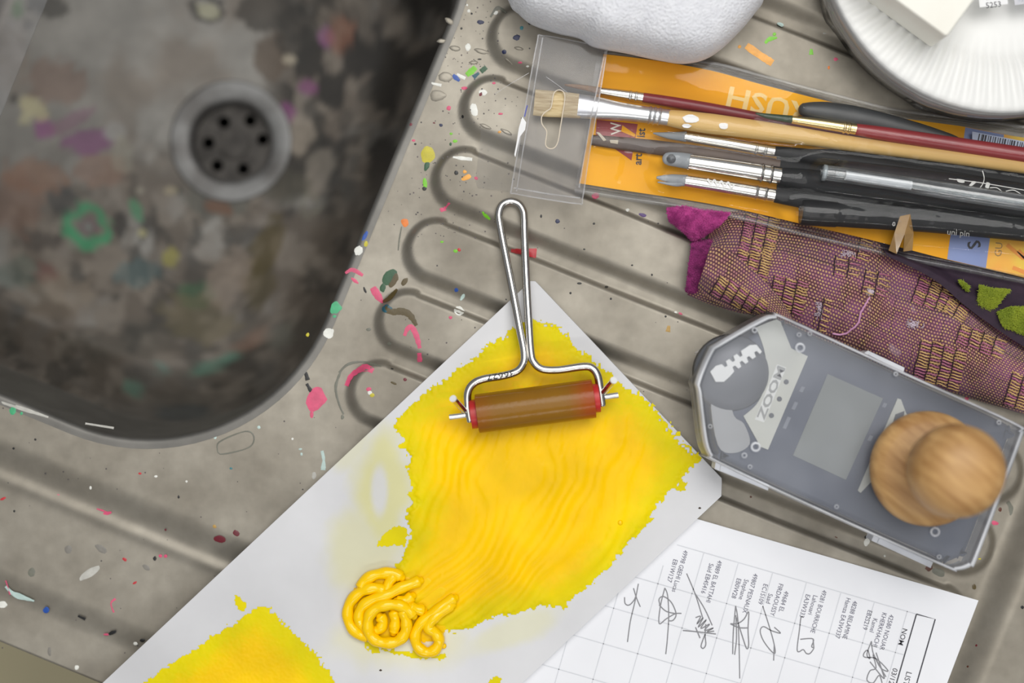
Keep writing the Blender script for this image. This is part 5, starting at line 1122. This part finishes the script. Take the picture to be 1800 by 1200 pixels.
plush('leaf_motif', [(1752, 548), (1785, 538), (1850, 545)], [(1762, 574), (1800, 590), (1850, 610)], .002, leaf, 6, 2200, .0062)
plush('leaf_motif', [(1684, 492), (1694, 494), (1704, 503)], [(1688, 500), (1696, 508), (1702, 514)], .002, leaf, 8, 240, .0052)
tube('loose_thread', [np.array(fpos(*px2st(x, y)))+[0, 0, .0012] for x, y in crom([(1462, 586), (1478, 588), (1492, 582), (1508, 566), (1513, 548), (1520, 534), (1528, 522)], 4)], .00045, pm('loose_pink_thread', G_(206, 150, 186), None, 100, .7), fab, seg=8, sharp=None)
for x, y, rx, ry in [(1488, 446, 14, 7), (1440, 545, 6, 14), (1530, 512, 6, 5), (1605, 570, 12, 7)]:
    g = []
    for i in range(50):
        X, Y = x+random.gauss(0, rx*.5), y+random.gauss(0, ry*.5); s_, t_ = px2st(X, Y); q = np.array(fpos(s_, t_))+[0, 0, .0004]; a = random.uniform(0, 3.14); d = np.array([math.cos(a), math.sin(a), 0])*.0008
        g.append(tube_geo([q-d, q+[0, 0, .0002], q+d], .00013, None, 4))
    V, F = merge(g); o = mesh('lint', V, F, pm('white_lint', G_(206, 190, 202), None, 100, .9), fab, True); o['kind'] = 'stuff'

# ==================================================================== RECORDER IN ITS CASE
ZT = .036
top_o = [(1226, 690), (1224, 668), (1246, 616), (1262, 602), (1336, 560), (1360, 553), (1384, 558), (1600, 658), (1786, 742), (1800, 758), (1796, 778), (1722, 976), (1708, 996), (1684, 1003), (1660, 996), (1450, 902), (1262, 814), (1246, 800), (1236, 770)]
top_c = crom(top_o, 5, True)
cT = np.mean(np.array(top_c), 0)
case = thing('plastic_case', 'frosted clear plastic case with side latches, holding a grey recorder', 'case', P(1480, 790, 0))
lid_m = clear('frosted_lid', (.93, .94, .97), .12, (.72, .75, .82), gloss=.03, rough=.3, hscale=30)
wall_m = clear('frosted_wall', (.93, .94, .96), .52, (.92, .94, .98), gloss=.06, rough=.25, hscale=40)
tw = np.array([P(x, y, ZT) for x, y in top_c]); ce = tw.mean(0)
def loop(scale_, z, grow=0.):
    q = tw.copy(); d = q[:, :2]-ce[:2]; l = np.linalg.norm(d, axis=1)[:, None]; q[:, :2] = ce[:2]+d*scale_+d/l*grow; q[:, 2] = z; return q
n = len(top_c)
def loops_mesh(name, Ls, mat, parent, cap=False):
    V = np.concatenate(Ls); F = [(r*n+i, r*n+(i+1) % n, (r+1)*n+(i+1) % n, (r+1)*n+i) for r in range(len(Ls)-1) for i in range(n)]
    if cap:
        last = (len(Ls)-1)*n; F += [tuple(last+i for i in t) for t in tessellate_polygon([[Vector((*V[last+i][:2], 0)) for i in range(n)]])]
    return orient(mesh(name, V, F, mat, parent, True, sharp=45))
base_l = .958
loops_mesh('case_base', [loop(base_l, .0004), loop(base_l+.004, .012), loop(.985, .017)], wall_m, case)
flo = loops_mesh('case_floor', [loop(base_l-.002, .0004), loop(base_l-.004, .0004)], wall_m, case, True)
lid = loops_mesh('case_lid', [loop(1.0, .017, .0006), loop(1.0, .018, .0008), loop(1.0, ZT-.003), loop(.997, ZT-.001), loop(.985, ZT), loop(.965, ZT+.0002), loop(.955, ZT-.0006)], lid_m, case, True)
loops_mesh('lid_rim', [loop(1.0, ZT-.003, .0001), loop(.997, ZT-.0007, .0001), loop(.985, ZT+.0003), loop(.972, ZT+.0003)], wall_m, case)
for pl in ([(1519, 620), (1526, 616), (1590, 646), (1588, 656)], [(1258, 812), (1352, 852), (1350, 862), (1256, 824)], [(1536, 940), (1640, 988), (1636, 998), (1532, 950)], [(1226, 620), (1238, 612), (1240, 622), (1230, 630)]):
    c_ = np.mean(pl, 0); o = prism('latch', [pl], .012, .022, wall_m, case); prism('latch_lip', [[tuple(c_+(np.array(p)-c_)*.8) for p in pl]], .022, .0228, wall_m, o)
for x, y, r in [(1406, 611, 9), (1328, 785, 9), (1643, 934, 9), (1404, 588, 4), (1423, 586, 4), (1318, 820, 4), (1248, 749, 4), (1326, 580, 5), (1574, 657, 4), (1470, 890, 4), (1650, 978, 4), (1755, 742, 4), (1308, 800, 5)]:
    kx = P(x, y, ZT+.0006); V, F = lathe_geo([(r*S*.92, 0), (r*S*.9, .0008), (r*S*.6, .001), (r*S*.5, .0002)], 20, kx); mesh('lid_stud', V, F[:-2], wall_m, lid, True, sharp=50)
# recorder inside
rec = thing('audio_recorder', 'grey handheld audio recorder seen through the frosted case lid', 'recorder', P(1480, 780, .003))
rgrey = pm('recorder_dark_grey', G_(78, 84, 98), G_(72, 78, 92), 60, .5); rplate = pm('recorder_pale_plate', G_(206, 206, 192), G_(198, 198, 186), 60, .5)
def Q(pts): return [(float(x), float(y)) for x, y in pts]
inner = [tuple(cT+(np.array(p)-cT)*.925) for p in top_c]
zb = .024
bevelled('recorder_body', inner, .003, zb, 10, rgrey, rec)
arc = crom([(1332, 582), (1342, 610), (1347, 640), (1344, 680), (1330, 710), (1307, 731)], 5)
pl1 = [(1365, 561), (1372, 565), (1391, 612), (1420, 626), (1350, 790), (1337, 785)]+arc[::-1]+[(1329, 575)]
pt1 = prism('face_plate', [pl1], zb-.001, zb+.0008, rplate, rec)
for x, y in [(1382, 671), (1370, 701), (1356, 730)]:
    V, F = lathe_geo([(4.3*S, 0), (4.2*S, .0003), (.0001, .0003)], 16, P(x, y, zb+.0008)); mesh('indicator_dot', V, F, pm('indicator_dark', G_(86, 88, 92), None, 50, .5), pt1, True, sharp=40)
prism('logo_frame', [[(1327, 737), (1366, 640), (1382, 646), (1343, 742)]], zb+.0008, zb+.00095, pm('logo_frame_pale', G_(236, 236, 228), None, 50, .5), pt1)
lettering('logo_lettering', 'ZOOM', 1343, 738, zb+.00105, 20, (.38, -.925), pm('logo_white', G_(160, 160, 154), None, 50, .5), pt1, bold=.03, aspect=1.62)
# microphone head: dome, and a lamp highlight painted as a white comb shape
dm = []
V, F = lathe_geo([(.0165*math.cos(R_(a)), .0055*math.sin(R_(a))) for a in (0, 20, 40, 60, 75, 88)], 40, P(1285, 655, zb-.0005)); mesh('microphone_dome', V, F, pm('recorder_dome', G_(96, 98, 102), None, 60, .35), rec, True)
def cb_(t, n_): return (1257+.829*t+.559*n_, 662-.559*t+.829*n_)
up = [cb_(-2, -12), cb_(12, -15)]; lo = []
for t in (26, 42, 58): up += [cb_(t-4, -12), cb_(t-2, -4), cb_(t+3, -4), cb_(t+5, -12)]
for t in (84, 68, 53, 38): lo += [cb_(t+4, 11), cb_(t+2, 3), cb_(t-3, 3), cb_(t-5, 11)]
prism('grille_highlight', [up+[cb_(82, -12), cb_(92, -6), cb_(93, 9)]+lo+[cb_(22, 14), cb_(8, 16), cb_(-4, 8)]], zb+.0044, zb+.0062, pm('highlight_white', G_(244, 244, 238), None, 60, .25), rec)
prism('lower_foam', [crom([(1250, 700), (1275, 680), (1290, 730), (1308, 745), (1318, 780), (1290, 796), (1262, 782)], 4, True)], zb-.001, zb+.001, pm('pale_foam', G_(172, 172, 170), None, 60, .8), rec)
prism('screen', [[(1455, 657), (1552, 700), (1487, 843), (1394, 800)]], zb-.0005, zb+.0003, pm('lcd_grey_green', G_(124, 128, 122), G_(120, 124, 120), 20, .3), rec)
mk = pm('button_marking', G_(126, 130, 138), None, 50, .5)
for x, y, l in [(1410, 684, 12), (1397, 713, 16), (1383, 743, 24), (1555, 712, 10), (1530, 770, 12)]:
    prism('button_marking', [[(x-3+l*.19, y-l*.46), (x+3+l*.19, y-l*.46+2), (x+3-l*.19, y+l*.46), (x-3-l*.19, y+l*.46-2)]], zb, zb+.0002, mk, rec)
pl2 = [(1578, 700), (1584, 702), (1592, 724), (1612, 760), (1600, 800), (1570, 840), (1530, 848), (1513, 866), (1508, 862)]
prism('end_plate', [pl2], zb-.001, zb+.0008, rplate, rec)
prism('end_plate_window', [[(1574, 728), (1590, 722), (1588, 738), (1570, 742)]], zb+.0008, zb+.001, pm('indicator_dark', G_(86, 88, 92)), rec)

# ==================================================================== WOODEN KNOB
wood = pm('turned_beech', G_(202, 160, 104), G_(162, 118, 68), 230, .5, 0, .08, 300, stretch=((.07, 1, .6), (0, 0, R_(38))))
kz0 = ZT+.0006
kx, ky, _ = P(1632, 824, kz0+.006)
knob = thing('wooden_knob', 'turned beech knob tool with round base standing on the plastic case', 'knob', (kx, ky, kz0))
kr = .0237
V, F = lathe_geo([(.001, 0), (kr*.90, 0), (kr*.97, .0012), (kr, .004), (kr*.985, .0075), (kr*.92, .0100), (kr*.80, .0118), (kr*.6, .0132), (kr*.45, .0145)], 64, (kx, ky, kz0)); mesh('knob_base', V, F, wood, knob, True)
pr = [(kr*.45, .0140), (.0098, .0175), (.0105, .021), (.0140, .0255), (.0172, .031), (.0184, .037), (.0178, .043), (.0152, .0485), (.0105, .0522), (.0055, .0538), (.0008, .0542)]
V, F = lathe_geo(pr, 64, (0, 0, 0)); V2 = [(kx+x+z*.03, ky+y+z*.055, kz0+z) for x, y, z in V]
mesh('knob_grip', V2, F, wood, knob, True)
kd = pm('wood_knot', G_(120, 84, 48), None, 60, .6)
